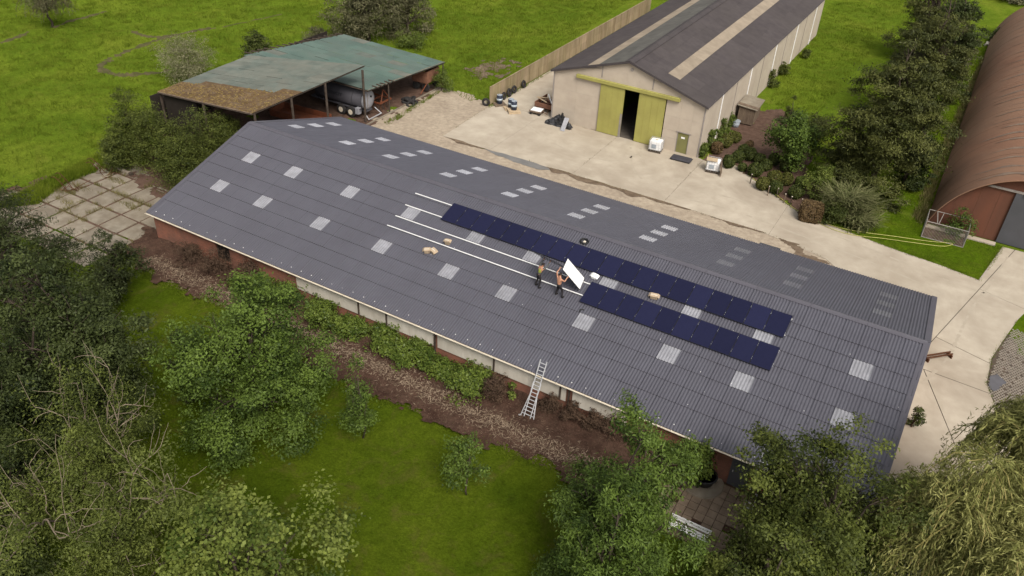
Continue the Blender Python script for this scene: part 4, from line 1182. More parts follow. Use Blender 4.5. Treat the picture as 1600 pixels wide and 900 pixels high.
dn = lambda p, d: (p[0], p[1], p[2] - d)
for a_, b_ in ((r1[0], r1[1]), (r1[1], r1[2]), (lerp(r1[0], r1[3], .5), lerp(r1[1], r1[2], .5)), (r2[1], r2[2]), (r2[0], r2[1]), (lerp(r2[0], r2[3], .5), lerp(r2[1], r2[2], .5)), (r2[3], r2[2])):
    MB().tube([dn(a_, .12), dn(b_, .12)], 0.07, 4).build('beam', M['post'], sh)
for a_, b_ in ((r1[0], r1[1]), (r2[1], r2[2])):
    MB().tube([dn(a_, .02), dn(b_, .02)], 0.06, 4).build('fascia', M['wood'], sh)
for p in [lerp(r1[1], r1[2], t) for t in (0.02, 0.32, 0.62)] + [(-1.0, 25.45, 5.2)] + [lerp(r1[0], r1[3], t) for t in (0.02, 0.5)] + [lerp(r1[0], r1[1], 0.5)]:
    MB().tube([(p[0], p[1], 0), (p[0], p[1], p[2] - 0.05)], 0.11, 8).build('post', M['post'], sh)
for p in [lerp(r2[1], r2[2], t) for t in (0.25, 0.98)] + [lerp(r2[3], r2[2], t) for t in (0.02, 0.5)] + [lerp(r2[3], r2[0], .6)]:
    MB().tube([(p[0], p[1], 0), (p[0], p[1], p[2] - 0.05)], 0.07, 8).build('post', M['post'], sh)
for k in range(16):   # batten ends sticking out past the far edge
    p = Vector(lerp(r2[0], r2[3], 0.05 + k * 0.06))
    MB().box(p + Vector((-0.25, 0.15, 0.06)), (0.9, 0.14, 0.09), Matrix.Rotation(0.25 + random.uniform(-.1, .1), 3, 'Z')).build('batten', M['post'], sh)
for k in range(5):    # and at the near right corner
    p = Vector(lerp(r2[1], r2[2], 0.09 + k * 0.05))
    MB().box(p + Vector((0.0, 0, 0.06)), (0.75, 0.12, 0.08), Matrix.Rotation(random.uniform(-.2, .1), 3, 'Z')).build('batten', M['post'], sh)
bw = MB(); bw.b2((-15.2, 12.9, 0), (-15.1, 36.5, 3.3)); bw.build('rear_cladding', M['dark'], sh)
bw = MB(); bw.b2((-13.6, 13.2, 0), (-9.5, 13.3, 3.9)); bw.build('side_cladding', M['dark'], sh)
# moss lumps on the old sheets
mo = MB()
for k in range(900):
    u = random.random(); v = random.random() ** 1.2 * (0.24 + 0.15 * u)
    p = Vector(lerp(lerp(r1[0], r1[1], u), lerp(r1[3], r1[2], u), v)); s = random.uniform(0.04, 0.11)
    mo.add([p + Vector((-s, -s * .7, 0.03)), p + Vector((s, -s * .6, 0.03)), p + Vector((s * .8, s, 0.03)), p + Vector((-s * .8, s * .8, 0.03)), p + Vector((0, 0, 0.05 + s * .5))],
           [(0, 1, 4), (1, 2, 4), (2, 3, 4), (3, 0, 4)])
tag(mo.build('moss', mat('dry_moss', (0.20, 0.145, 0.060), (0.10, 0.066, 0.028), 3, 1.0, 0.05), sh), kind='stuff')

# slurry tanker under the shed
tk = thing('slurry_tanker', 'grey slurry tanker trailer with dark lettering parked under the shed', 'tanker', (-4.6, 26.7, 0))
n = 24; tv = MB()
sec = [(-3.1, 0.45), (-3.0, 0.80), (-2.8, 0.95), (2.95, 0.95)]
tv.tube([(x, 0, 1.72) for x, r in sec], [r for x, r in sec], n)
tb = tv.build('tank_body', M['tank'], tk, True)
e = MB(); e.tube([(2.952, 0, 1.72), (3.02, 0, 1.72), (3.12, 0, 1.72), (3.17, 0, 1.72)], [0.96, 0.94, 0.66, 0.2], n)
te = e.build('tank_end', M['tankend'], tk, True)
MB().cyl((3.12, 0.25, 2.05), 0.10, 0.10, 12, 0).build('inlet', M['black'], te)
MB().tube([(3.2, -0.3, 1.0), (3.2, -0.3, 2.5)], 0.03, 6).build('level_tube', M['wjoint'], te)
hb = MB()
for x in (-1.8, 0.0, 1.8): hb.tube([(x - .04, 0, 1.72), (x + .04, 0, 1.72)], [0.972, 0.972], n)
hb.build('hoop', M['tank'], tk, True)
MB().b2((-3.9, -0.45, 0.62), (3.1, 0.45, 0.78)).build('chassis', M['tank'], tk)
MB().b2((-2.9, -1.06, 0.98), (2.9, -0.90, 1.06)).build('side_rail', M['tank'], tk)
for s in (-1, 1):
    for x in (0.5, 1.7):
        w_ = MB(); w_.tube([(x, s * 0.82, 0.55), (x, s * 0.88, 0.55), (x, s * 1.12, 0.55), (x, s * 1.18, 0.55)], [0.42, 0.54, 0.54, 0.42], 18)
        wo = w_.build('tyre', M['rubber'], tk)
        MB().tube([(x, s * 1.10, 0.55), (x, s * 1.195, 0.55)], [0.30, 0.26], 14).build('rim', M['gutter'], wo)
mg = MB(); mg.b2((2.35, -1.22, 0.55), (2.75, -0.78, 1.15)); mg.build('mudguard', M['tankend'], tk)
bm = MB(); bm.tube([(3.1, -0.8, 0.75), (3.75, -0.95, 0.25)], 0.045, 6); bm.tube([(3.1, 0.8, 0.75), (3.75, 0.95, 0.25)], 0.045, 6); bm.tube([(3.75, -1.0, 0.22), (3.75, 1.0, 0.22)], 0.06, 6)
bm.build('rear_bumper', M['alu'], tk)
tc_ = bpy.data.curves.new('lettering', 'FONT'); tc_.body = 'denwarr'; tc_.size = 0.62; tc_.extrude = 0.004; tc_.offset = 0.012
to = bpy.data.objects.new('lettering_source', tc_); COL.objects.link(to)
dg = bpy.context.evaluated_depsgraph_get()
lm = bpy.data.meshes.new_from_object(to.evaluated_get(dg)); bpy.data.objects.remove(to)
lm.name = 'lettering'
for v_ in lm.vertices:    # wrap the letters onto the barrel
    x, y, z = v_.co; a_ = (y - 0.12) / 0.96 + R(12)
    v_.co = (x - 1.55, -(0.962 + z) * math.cos(a_), 1.72 + (0.962 + z) * math.sin(a_))
lm.materials.clear(); lm.materials.append(M['letter'])
link('lettering', lm, tk)

def trailer(name, label, loc, rz, ln, wd, hz, mtl, group=None, slats=4):
    t = thing(name, label, 'trailer', loc, rz, group)
    MB().b2((-ln / 2, -wd / 2, 0.62), (ln / 2, wd / 2, 0.72)).build('bed', M[mtl], t)
    for s in (-1, 1):
        for k in range(slats):
            z = 0.74 + k * hz / slats
            MB().b2((-ln / 2, s * wd / 2 - 0.03, z), (ln / 2, s * wd / 2 + 0.03, z + hz / slats - 0.03)).build('side_board', M[mtl], t)
            MB().b2((s * ln / 2 - 0.03, -wd / 2 + 0.032, z), (s * ln / 2 + 0.03, wd / 2 - 0.032, z + hz / slats - 0.03)).build('end_board', M[mtl], t)
    for s in (-1, 1):
        w_ = MB(); w_.tube([(0.5, s * (wd / 2 - 0.25), 0.36), (0.5, s * (wd / 2 - 0.02), 0.36)], 0.36, 14); w_.build('wheel', M['rubber'], t)
    MB().tube([(-ln / 2, 0, 0.6), (-ln / 2 - 1.2, 0, 0.5)], 0.06, 6).build('drawbar', M['rust'], t)
    return t
trailer('farm_trailer', 'orange sided farm trailer standing in the shed beside the tanker', (-5.6, 21.6, 0), 0.06, 5.6, 2.1, 0.55, 'orange')
trailer('hay_wagon', 'rusty open wagon deep in the shed behind the tanker', (-7.5, 30.6, 0), 0.0, 5.0, 2.1, 0.6, 'rust')
# red implement: A-frame with tines
im = thing('harrow', 'rusty red field implement with tines under the shed edge', 'implement', (-1.9, 28.9, 0))
fm_ = MB(); fm_.b2((-1.6, -0.9, 0.9), (0.7, -0.8, 1.05)); fm_.b2((-1.6, 0.8, 0.9), (0.7, 0.9, 1.05)); fm_.b2((0.6, -0.798, 0.9), (0.7, 0.798, 1.05)); fm_.b2((-1.6, -0.798, 0.9), (-1.5, 0.798, 1.05)); fm_.b2((-0.4, -0.798, 1.06), (-0.3, 0.798, 1.16))
fm_.build('frame', M['orange'], im)
MB().tube([(0.65, -0.7, 1.05), (0.4, 0, 2.1), (0.65, 0.7, 1.05)], 0.06, 6).build('headstock', M['orange'], im)
for x in (-1.5, -0.5, 0.6):
    for y in (-0.6, 0, 0.6):
        MB().tube([(x, y, 0.95), (x - 0.15, y, 0.5), (x + 0.1, y, 0.05)], 0.035, 5).build('tine', M['rust'], im)
# board crate hung at the far right corner of the shed
cr = thing('board_crate', 'red-brown boarded wagon box at the right corner of the shed', 'crate', (-1.25, 36.1, 0.1), 0.0)
for k in range(9):
    MB().b2((0.62, -1.05 + k * 0.235, 0.95), (0.68, -1.05 + k * 0.235 + 0.215, 2.15)).build('board', M['orangewood'], cr)
    MB().b2((-1.3, -1.05 + k * 0.235, 0.95), (-1.24, -1.05 + k * 0.235 + 0.215, 2.15)).build('board', M['orangewood'], cr)
for y in (-1.1, 1.08):
    for k in range(5):
        MB().b2((-1.23, y, 0.95 + k * 0.24), (0.61, y + 0.05, 1.17 + k * 0.24)).build('board', M['orangewood'], cr)
MB().b2((-1.25, -1.05, 0.85), (0.6, 1.05, 0.94)).build('bed', M['orangewood'], cr)
for x in (-0.9, 0.35):
    for y in (-0.85, 0.85):
        MB().tube([(x, y - .09, 0.42), (x, y + .09, 0.42)], 0.42, 14).build('wheel', M['rubber'], cr)
MB().tube([(0.5, -1.0, 0.8), (0.9, -2.6, 0.35)], 0.05, 6).build('drawbar', M['orange'], cr)
# tyres
def tyre_mesh():
    mj, mi = 0.29, 0.12; v = []; f = []; a, b = 18, 8
    for i in range(a):
        t1 = 2 * math.pi * i / a
        for j in range(b):
            t2 = 2 * math.pi * j / b
            r = mj + mi * math.cos(t2); v.append((r * math.cos(t1), r * math.sin(t1), 0.85 * mi * math.sin(t2)))
    for i in range(a):
        for j in range(b):
            f.append((i * b + j, ((i + 1) % a) * b + j, ((i + 1) % a) * b + (j + 1) % b, i * b + (j + 1) % b))
    return MB().add(v, f).mesh('tyre', M['rubber'], True)
TY = tyre_mesh()
def tyre(loc, rot, label, group, s=1.0):
    o = add_obj('tyre', TY); o.location = loc; o.rotation_euler = rot; o.scale = (s,) * 3
    tag(o, label, 'tyre', group)
F_ = 'tyres along the concrete fence'
tyre((6.15, 35.75, 0.42), (R(90), 0, R(20)), 'black tyre standing on grass in front of the fence end', F_, 1.05)
tyre((6.75, 38.3, 0.40), (0, R(78), 0), 'black tyre leaning on the fence, nearest behind the blue drum', F_)
tyre((6.78, 39.35, 0.44), (0, R(76), R(8)), 'tyre leaning on the fence, second behind the drums', F_, 1.12)
tyre((6.72, 40.45, 0.42), (0, R(80), R(-5)), 'tyre leaning on the fence, third behind the drums', F_, 1.05)
tyre((6.76, 42.4, 0.42), (0, R(77), R(4)), 'brownish tyre leaning on the fence farthest from the drums', F_, 1.08)
for k, (dx, dy, dz, ax) in enumerate(((0, 0, 0.12, 0), (0.75, 0.35, 0.12, 0.1), (0.3, 0.1, 0.34, 0.25), (-0.5, 0.6, 0.12, 0), (0.1, 0.9, 0.14, 0.1), (0.85, -0.35, 0.12, 0))):
    tyre((-0.9 + dx, 31.7 + dy, dz), (ax, 0.1 * k, k), ('old tyre lying flat at the barn end of the dark heap by the shed', 'old tyre lying outermost towards the gravel in the dark heap by the shed', 'old tyre lying on top of the dark heap by the shed', 'old tyre lying innermost under the roof in the dark heap by the shed', 'old tyre at the far end of the dark heap by the shed', 'old tyre nearest the gravel edge in the dark heap by the shed')[k], 'tyres heaped by the shed', 1.15)

# ================================================================ things in the yard
def pallet(label, loc, rz, mtl='pale_wood'):
    t = thing('pallet', label, 'pallet', loc, rz, 'pallets in the yard')
    for k in range(6): MB().b2((-0.6, -0.5 + k * 0.182, 0.118), (0.6, -0.5 + k * 0.182 + 0.12, 0.14)).build('deck_board', M[mtl], t)
    for y in (-0.45, 0, 0.45): MB().b2((-0.6, y - 0.05, 0.022), (0.6, y + 0.05, 0.116)).build('bearer', M[mtl], t)
    for x in (-0.5, 0, 0.5): MB().b2((x - 0.05, -0.5, 0), (x + 0.05, 0.5, 0.02)).build('bottom_board', M[mtl], t)
pallet('grey weathered pallet under the single drum at the fence end', (7.15, 36.75, 0.03), 0.9, 'wood')
pallet('pale wooden pallet under the far drum of the pair', (8.55, 36.5, 0.03), 0.8)
pallet('pale wooden pallet under the near drum of the pair', (9.3, 35.95, 0.175), 0.75)
pallet('pale wooden pallet lowest under the near drum of the pair', (9.32, 35.97, 0.03), 0.78)
def drum(label, loc):
    t = thing('drum', label, 'drum', loc, random.random() * 6, 'blue drums on pallets')
    b = MB(); zz = [(0, .285), (.02, .30), (.28, .30), (.30, .312), (.32, .30), (.56, .30), (.58, .312), (.60, .30), (.86, .30), (.88, .29)]
    b.tube([(0, 0, z) for z, r in zz], [r for z, r in zz], 20); b.build('drum_body', M['drum'], t, True)
    MB().cyl((0, 0, 0.881), 0.275, 0.012, 20).build('lid', M['drumlid'], t)
    MB().cyl((0.16, 0.05, 0.893), 0.04, 0.03, 10).build('bung', M['black'], t)
    MB().cyl((0, 0, 0.335), 0.303, 0.21, 20).build('label_band', M['drumband'], t, True)
drum('dark blue drum standing alone at the end of the fence', (7.1, 36.85, 0.17))
drum('dark blue drum with grey lid, far one of the pair on pallets', (8.6, 36.6, 0.17))
drum('dark blue drum with pale band, near one of the pair on pallets', (9.3, 36.0, 0.315))
# flat trailer with timber at the warehouse corner
tl = thing('timber_trailer', 'small rusty trailer loaded with boards at the warehouse corner', 'trailer', (11.7, 38.6, 0.03))
MB().b2((-0.9, -0.95, 0.42), (1.1, 1.6, 0.5)).build('bed', M['rust'], tl)
MB().b2((-0.9, -1.0, 0.5), (1.1, -0.952, 0.95)).build('tailboard', M['orangewood'], tl)
MB().b2((-0.95, -1.0, 0.5), (-0.902, 1.6, 0.95)).build('side_board', M['orangewood'], tl)
for x in (-0.75, 0.95): MB().tube([(x - .08, 0.4, 0.3), (x + .08, 0.4, 0.3)], 0.3, 14).build('wheel', M['rubber'], tl)
for k in range(9):
    MB().box((random.uniform(-.5, .7), random.uniform(-.4, 1.2), 0.70 + k * 0.05), (random.uniform(.8, 1.6), 0.16, 0.04), Matrix.Rotation(random.uniform(-.9, .9), 3, 'Z')).build('loose_board', M['pale_wood'] if k % 3 else M['orangewood'], tl)
for k, a_ in enumerate((0.9, 0.75)):
    MB().box((0.2 + 0.4 * k, 0.1 + .5 * k, 1.15), (1.9, 0.1, 0.05), Matrix.Rotation(-a_, 3, 'Z') @ Matrix.Rotation(0.12, 3, 'Y')).build('lath', M['white'], tl)
bx_ = thing('crate_cart', 'low cart with a white lid in front of the timber trailer', 'cart', (11.35, 37.0, 0.03), 0.1)
MB().b2((-0.62, -0.45, 0.25), (0.62, 0.45, 0.42)).build('tray', M['wood'], bx_)
MB().box((0.05, 0.0, 0.455), (1.1, 0.85, 0.05), Matrix.Rotation(0.04, 3, 'X')).build('lid', M['white'], bx_)
for x in (-0.45, 0.45):
    for y in (-0.4, 0.4): MB().tube([(x, y - .05, 0.14), (x, y + .05, 0.14)], 0.14, 10).build('wheel', M['rubber'], bx_)
MB().tube([(0.62, 0, 0.3), (1.15, -0.05, 0.2), (1.2, -0.05, 0.55)], 0.035, 6).build('handle', M['rust'], bx_)
# black sheeting heap: lumpy mound
def mound(name, label, cat, loc, rx, ry, h, mtl, seed):
    r_ = np.random.default_rng(seed); nu, nv = 28, 10; v = []; f = []
    for j in range(nv + 1):
        t = j / nv
        for i in range(nu):
            a_ = 2 * math.pi * i / nu
            k = 1 + 0.22 * math.sin(3 * a_ + seed) + 0.12 * math.sin(7 * a_) + 0.10 * r_.standard_normal() * (t < .95)
            z = h * (1 - t ** 1.7) * (1 + 0.25 * r_.standard_normal() * (0.05 < t < 0.95)) if t < 1 else 0.0
            v.append((rx * t * k * math.cos(a_), ry * t * k * math.sin(a_), max(z, 0.0)))
    for j in range(nv):
        for i in range(nu): f.append((j * nu + i, (j + 1) * nu + i, (j + 1) * nu + (i + 1) % nu, j * nu + (i + 1) % nu))
    o = MB().add(v, f).build(name, M[mtl], None, False); o.location = loc
    return tag(o, label, cat)
mound('tarpaulin_heap', 'crumpled heap of black plastic sheeting against the warehouse wall', 'tarpaulin', (14.55, 36.0, 0.03), 1.35, 0.75, 0.85, 'tarp', 3)
cs_ = thing('metal_sheet', 'pale corrugated sheet leaning on the black heap', 'sheet', (15.45, 34.72, 0.03))
n = 12; v = []
for z, y in ((0, 0), (1.05, 0.85)):
    for k in range(n + 1): v.append((-0.24 + 0.48 * k / n, y, z + (0.018 if k % 2 else -0.018) + 0.03))
MB().add(v, [(k, k + 1, n + 2 + k, n + 1 + k) for k in range(n)]).build('corrugated_face', M['tankend'], cs_)
# IBC tanks
def ibc(label, loc, rz):
    t = thing('ibc_tank', label, 'tank', loc, rz, 'white cage tanks in the yard')
    b = MB().b2((-0.55, -0.46, 0.18), (0.55, 0.46, 1.08)); bo = b.build('bottle', M['white'], t, bevel=0.07)
    MB().cyl((0, 0, 1.08), 0.12, 0.05, 14).build('lid', M['gutter'], bo)
    cg = []
    for k in range(6):
        x = -0.58 + k * 0.232
        for y in (-0.49, 0.49): cg.append([(x, y, 0.14), (x, y, 1.13)])
    for k in range(5):
        y = -0.49 + k * 0.245
        for x in (-0.58, 0.58): cg.append([(x, y, 0.14), (x, y, 1.13)])
    for z in (0.3, 0.55, 0.8, 1.13):
        cg.append([(-0.58, -0.49, z), (0.58, -0.49, z), (0.58, 0.49, z), (-0.58, 0.49, z), (-0.58, -0.49, z)])
    cm = MB()
    for p in cg: cm.tube(p, 0.013, 4)
    cm.build('cage', M['alu'], t)
    MB().b2((-0.3, -0.512, 0.42), (0.1, -0.505, 0.80)).build('label_plate', M['drumlid'], t)
    p_ = MB()
    for y in (-0.44, 0, 0.44): p_.b2((-0.58, y - 0.05, 0.0), (0.58, y + 0.05, 0.13))
    p_.build('pallet_base', M['post'], t)
    return t
ibc('white caged liquid tank in front of the right sliding door', (24.6, 35.95, 0.03), 0.12)
ibc('white caged liquid tank at the warehouse corner, pallet leaning on it', (30.45, 35.0, 0.03), 0.18)
tp_ = thing('leaning_pallet', 'grey pallet leaning on the side of the corner tank', 'pallet', (31.25, 34.75, 0.03), 0.2)
for k in range(6):
    MB().box((0.0, -0.45 + k * 0.18, 0.55), (0.03, 0.13, 1.15), Matrix.Rotation(-0.16, 3, 'Y')).build('slat', M['wood'], tp_)
for z in (0.15, 0.95): MB().box((-0.05 - 0.16 * (z - .55), 0, z), (0.07, 1.1, 0.1)).build('crossbar', M['wood'], tp_)
bd = thing('board_sheet', 'pale board laid over the corner tank', 'board', (30.35, 34.8, 1.20), 0.3)
MB().box((-0.05, -0.05, 0.02), (0.95, 0.75, 0.025), Matrix.Rotation(0.05, 3, 'Y')).build('panel', M['pale_wood'], bd)
po = thing('yellow_post', 'thin yellow marker post beside the corner tank', 'post', (29.7, 35.35, 0.03))
MB().tube([(0, 0, 0), (0.03, 0, 1.25)], 0.03, 6).build('shaft', M['hose'], po); MB().cyl((0.03, 0, 1.25), 0.036, 0.05, 6).build('cap', M['hose'], po)
ma = thing('cushion_mat', 'thick dark grey mat lying before the small warehouse door', 'mat', (27.3, 35.45, 0.03), 0.05)
MB().b2((-0.9, -0.45, 0), (0.95, 0.5, 0.24)).build('pad', M['mat'], ma, bevel=0.09)
MB().b2((-0.93, -0.47, 0.10), (0.98, 0.52, 0.13)).build('seam', M['black'], ma, bevel=0.012)
# steel beam sticking out of the barn gable
be = thing('steel_trestle', 'rusty steel trestle lying beside the barn gable', 'trestle', (50.75, 16.9, 0.03), 0.80)
for y in (-0.11, 0.11): MB().b2((0, y - 0.05, 0.25), (1.95, y + 0.03, 0.33)).build('beam', M['rust'], be)
for x in (0.1, 1.85): MB().b2((x - 0.04, -0.24, 0), (x + 0.04, 0.22, 0.248)).build('leg', M['rust'], be)
gr_ = thing('drain_grate', 'dark square drain cover beside the back eave of the barn', 'drain cover', (38.5, 24.3, 0.02))
for k in range(9): MB().b2((-0.75, -0.9 + k * 0.2, 0.01), (0.75, -0.9 + k * 0.2 + 0.15, 0.04)).build('bar', M['slate'], gr_)
MB().b2((-0.8, -0.95, 0), (0.8, 0.95, 0.009)).build('frame', M['black'], gr_)
pk = thing('white_plank', 'long pale plank lying along the back wall of the barn', 'plank', (33.3, 22.9, 0.02), 0.03)
MB().b2((-2.0, -0.12, 0), (2.0, 0.12, 0.05)).build('board', M['white'], pk); MB().b2((-1.9, -0.16, 0.052), (-1.7, 0.16, 0.08)).build('cleat', M['white'], pk)

# ================================================================ rounded rust-brown barn on the right
qn = thing('arched_barn', 'rust-brown arched metal barn at the right edge', 'barn', (55.3, 35.6, 0))
QR, QZ = 7.2, -1.37; a0 = math.asin(-QZ / QR) ; SEG = 40; QLEN = 62.0
def arc(k, n=SEG, r=QR): a_ = a0 + (math.pi - 2 * a0) * k / n; return (-r * math.cos(a_), QZ + r * math.sin(a_))
for b in range(31):
    y0 = b * 2.0; vs = []; f = []
    rib = 10
    for j in range(rib + 1):
        y = y0 + j * (1.992 / rib); off = 0.012 if j % 2 else -0.012
        for k in range(SEG + 1):
            x, z = arc(k, SEG, QR + off + (0.010 if b % 2 else 0)); vs.append((x, y, z))
    n = SEG + 1
    for j in range(rib):
        for k in range(SEG): f.append((j * n + k, j * n + k + 1, (j + 1) * n + k + 1, (j + 1) * n + k))
    MB().add(vs, f).build('roof_arch', M['quonset'], qn, True)
inn = MB(); vs = []
for y in (0.02, QLEN - 0.02):
    for k in range(SEG + 1): x, z = arc(k, SEG, QR - 0.06); vs.append((x, y, z))
inn.add(vs, [(k, k + SEG + 1, k + SEG + 2, k + 1) for k in range(SEG)]); inn.build('roof_lining', M['rust'], qn)
# moss and lichen streaks running over the crown (own thin sheets, 4 mm proud)
st_ = np.random.default_rng(5)
for i in range(30):
    y = 1.4 + i * 1.95 + st_.uniform(-.25, .25); wdt = st_.uniform(0.12, 0.5); k0 = st_.uniform(7, 12); k1 = st_.uniform(18, 26); vs = []; m_ = 14
    for j in range(m_ + 1):
        kk = k0 + (k1 - k0) * j / m_
        hw_ = wdt * min(1, 3 * j / m_ + .05) * (0.6 + 0.8 * st_.random()) / 2
        for s in (-1, 1):
            x, z = arc(kk, SEG, QR + 0.032); vs.append((x, y + s * hw_ + 0.12 * math.sin(kk), z))
    MB().add(vs, [(2 * j, 2 * j + 2, 2 * j + 3, 2 * j + 1) for j in range(m_)]).build('lichen_streak', M['quonset_streak'], qn)
wst = []
MB().add([(arc(15 + j, SEG, QR + .045)[0], 44.6 + s * .16 + 0.05 * j, arc(15 + j, SEG, QR + .045)[1]) for j in range(12) for s in (-1, 1)], [(2 * j, 2 * j + 2, 2 * j + 3, 2 * j + 1) for j in range(11)]).build('pale_strip', M['gutter'], qn)
# facade set back under the rim, boarded in vertical sheets around the door
fy = 0.65
cols_ = [-7.0, -5.6, -4.2, -2.9, -1.9]
def ztop(x): return QZ + math.sqrt(max((QR - 0.08) ** 2 - x * x, 0))
for a_, b_ in list(zip(cols_[:-1], cols_[1:])) + [(1.9, 3.2), (3.2, 4.6), (4.6, 7.0)]:
    xs_ = np.linspace(a_ + 0.004, b_ - 0.004, 7); vs = [(x, fy, 0) for x in xs_] + [(x, fy, max(ztop(x), 0.02)) for x in xs_]
    MB().add(vs, [(k, k + 1, 8 + k, 7 + k) for k in range(6)]).build('facade_sheet', M['quonset_face'], qn)
xs_ = np.linspace(-1.9, 1.9, 9); vs = [(x, fy, 4.30) for x in xs_] + [(x, fy, ztop(x)) for x in xs_]
MB().add(vs, [(k, k + 1, 10 + k, 9 + k) for k in range(8)]).build('facade_sheet', M['quonset_face'], qn)
MB().b2((-1.92, fy - 0.16, 0.05), (2.1, fy - 0.10, 4.32)).build('sliding_door', M['slate'], qn)
MB().b2((-3.95, fy - 0.18, 4.36), (4.0, fy - 0.04, 4.50)).build('door_rail', M['wjoint'], qn)
MB().b2((-1.35, fy - 0.26, 4.20), (-0.7, fy - 0.17, 4.42)).build('lamp_box', M['white'], qn)
rm = MB(); rm.tube([(arc(k, SEG, QR + 0.02)[0], 0.0, arc(k, SEG, QR + 0.02)[1]) for k in range(SEG + 1)], 0.045, 5); rm.build('rim', M['quonset'], qn)
MB().b2((-7.15, -0.25, 0.0), (-1.9, 0.3, 0.10)).build('footing', M['concrete'], qn)

# wire cage in front of it
cg = thing('wire_cage', 'open-topped galvanised frame cage with plants growing inside, by the arched barn', 'cage', (49.7, 34.65, 0), 0.03)
X0, X1, Y0, Y1, Z1 = -1.52, 1.52, -1.1, 1.1, 1.45
fr_ = MB()
for x in (X0, X1):
    for y in (Y0, Y1): fr_.tube([(x, y, 0), (x, y, Z1)], 0.03, 5)
for z in (0.05, Z1): fr_.tube([(X0, Y0, z), (X1, Y0, z), (X1, Y1, z), (X0, Y1, z), (X0, Y0, z)], 0.035, 5)
fr_.build('frame', M['mesh'], cg)
for k in range(31):
    x = X0 + (k + 0.5) * 3.04 / 31
    MB().tube([(x, Y0, 0.05), (x, Y0, Z1)], 0.011, 4).build('wire', M['mesh'], cg)
for k in range(20):
    y = Y0 + (k + 0.5) * 2.2 / 20
    for x in (X0, X1): MB().tube([(x, y, 0.05), (x, y, Z1)], 0.010, 4).build('wire', M['mesh'], cg)
MB().tube([(-0.75, Y0, Z1), (-0.95, Y1, Z1 + 0.05)], 0.04, 5).build('brace', M['mesh'], cg); MB().tube([(-0.65, Y0, Z1), (-0.45, Y1, Z1 + 0.02)], 0.03, 5).build('brace', M['mesh'], cg)
MB().b2((X0, Y0, 0.0), (X1, Y1, 0.03)).build('floor_tray', M['soil'], cg)

# yellow hose looping over the verge
def smooth(pts, n=8):
    P = [Vector(p) for p in pts]; out = []
    for i in range(len(P) - 1):
        p0, p1, p2, p3 = P[max(i - 1, 0)], P[i], P[i + 1], P[min(i + 2, len(P) - 1)]
        for k in range(n):
            t = k / n; out.append(0.5 * (2 * p1 + (p2 - p0) * t + (2 * p0 - 5 * p1 + 4 * p2 - p3) * t * t + (3 * p1 - p0 - 3 * p2 + p3) * t ** 3))
    return out + [P[-1]]
hp = [(33.9, 35.6), (35.66, 34.43), (38.78, 31.98), (41.43, 30.65), (43.46, 30.49), (45.73, 31.34), (48.0, 32.09), (49.78, 32.74), (50.45, 33.42), (50.32, 33.68), (48.84, 32.98), (46.54, 32.25), (43.78, 31.31), (41.79, 31.07), (39.8, 31.45)]
tag(MB().tube(smooth([(x, y, 0.085) for x, y in hp]), 0.022, 5).build('garden_hose', M['hose'], None, True), 'yellow garden hose looping over the grass by the yard', 'hose')

# small timber hutch in the garden
hu = thing('garden_hutch', 'small grey boarded hutch with a sloping roof against the warehouse wall', 'hutch', (29.5, 48.4, 0), 0.05)
for k in range(8):
    MB().b2((-0.75 + k * 0.19, -1.45, 0.1), (-0.75 + k * 0.19 + 0.175, -1.41, 1.75)).build('board', M['wood'], hu)
for k in range(14):
    MB().b2((0.76, -1.40 + k * 0.2, 0.1), (0.80, -1.40 + k * 0.2 + 0.185, 1.6)).build('board', M['wood'], hu)
    MB().b2((-0.80, -1.40 + k * 0.2, 0.1), (-0.76, -1.40 + k * 0.2 + 0.185, 1.8)).build('board', M['wood'], hu)
MB().b2((-0.75, 1.41, 0.1), (0.75, 1.45, 1.7)).build('back_board', M['wood'], hu)
MB().box((0.05, 0, 1.86), (2.0, 3.3, 0.06), Matrix.Rotation(0.10, 3, 'Y')).build('roof', M['oldslab'], hu)
MB().box((0.05, -1.2, 1.92), (2.02, 0.5, 0.04), Matrix.Rotation(0.10, 3, 'Y')).build('roof_sheet', M['wood'], hu)
bu = thing('grey_tub', 'grey plastic tub standing before the garden hutch', 'tub', (29.0, 45.9, 0))
MB().tube([(0, 0, 0), (0, 0, 0.62)], [0.34, 0.44], 14).build('vessel', M['drumlid'], bu, True); MB().tube([(0, 0, 0.60), (0, 0, 0.66)], [0.47, 0.47], 14).build('rim', M['drumlid'], bu)
# dark planter pot on the patio, stone round it
pp_ = thing('planter', 'large black round planter on a stone base beside the brick wall', 'planter', (42.35, -0.55, 0.03))
MB().tube([(0, 0, 0.08), (0, 0, 0.5), (0, 0, 0.62), (0, 0, 0.62), (0, 0, 0.45)], [0.42, 0.58, 0.64, 0.54, 0.50], 20).build('pot', M['black'], pp_, True)
MB().tube([(-0.1, 0, 0.0), (-0.1, 0, 0.09)], [1.15, 1.10], 18).build('stone_base', M['oldslab'], pp_)
# white garden bench of slats
bn = thing('garden_bench', 'white slatted bench half hidden under the trees by the patio', 'bench', (42.85, -4.15, 0.03), 0.0)
for z, y in ((0.46, -0.30), (0.46, -0.16), (0.46, -0.02)): MB().b2((-1.0, y - 0.05, z), (1.0, y + 0.05, z + 0.04)).build('seat_slat', M['white'], bn)
for z in (0.62, 0.80): MB().b2((-1.0, 0.08, z - 0.05), (1.0, 0.12, z + 0.06)).build('back_slat', M['white'], bn)
for x in (-0.9, 0.9):
    for y in (-0.3, 0.09): MB().b2((x - 0.035, y - 0.035, 0), (x + 0.035, y + 0.03, 0.455)).build('leg', M['white'], bn)
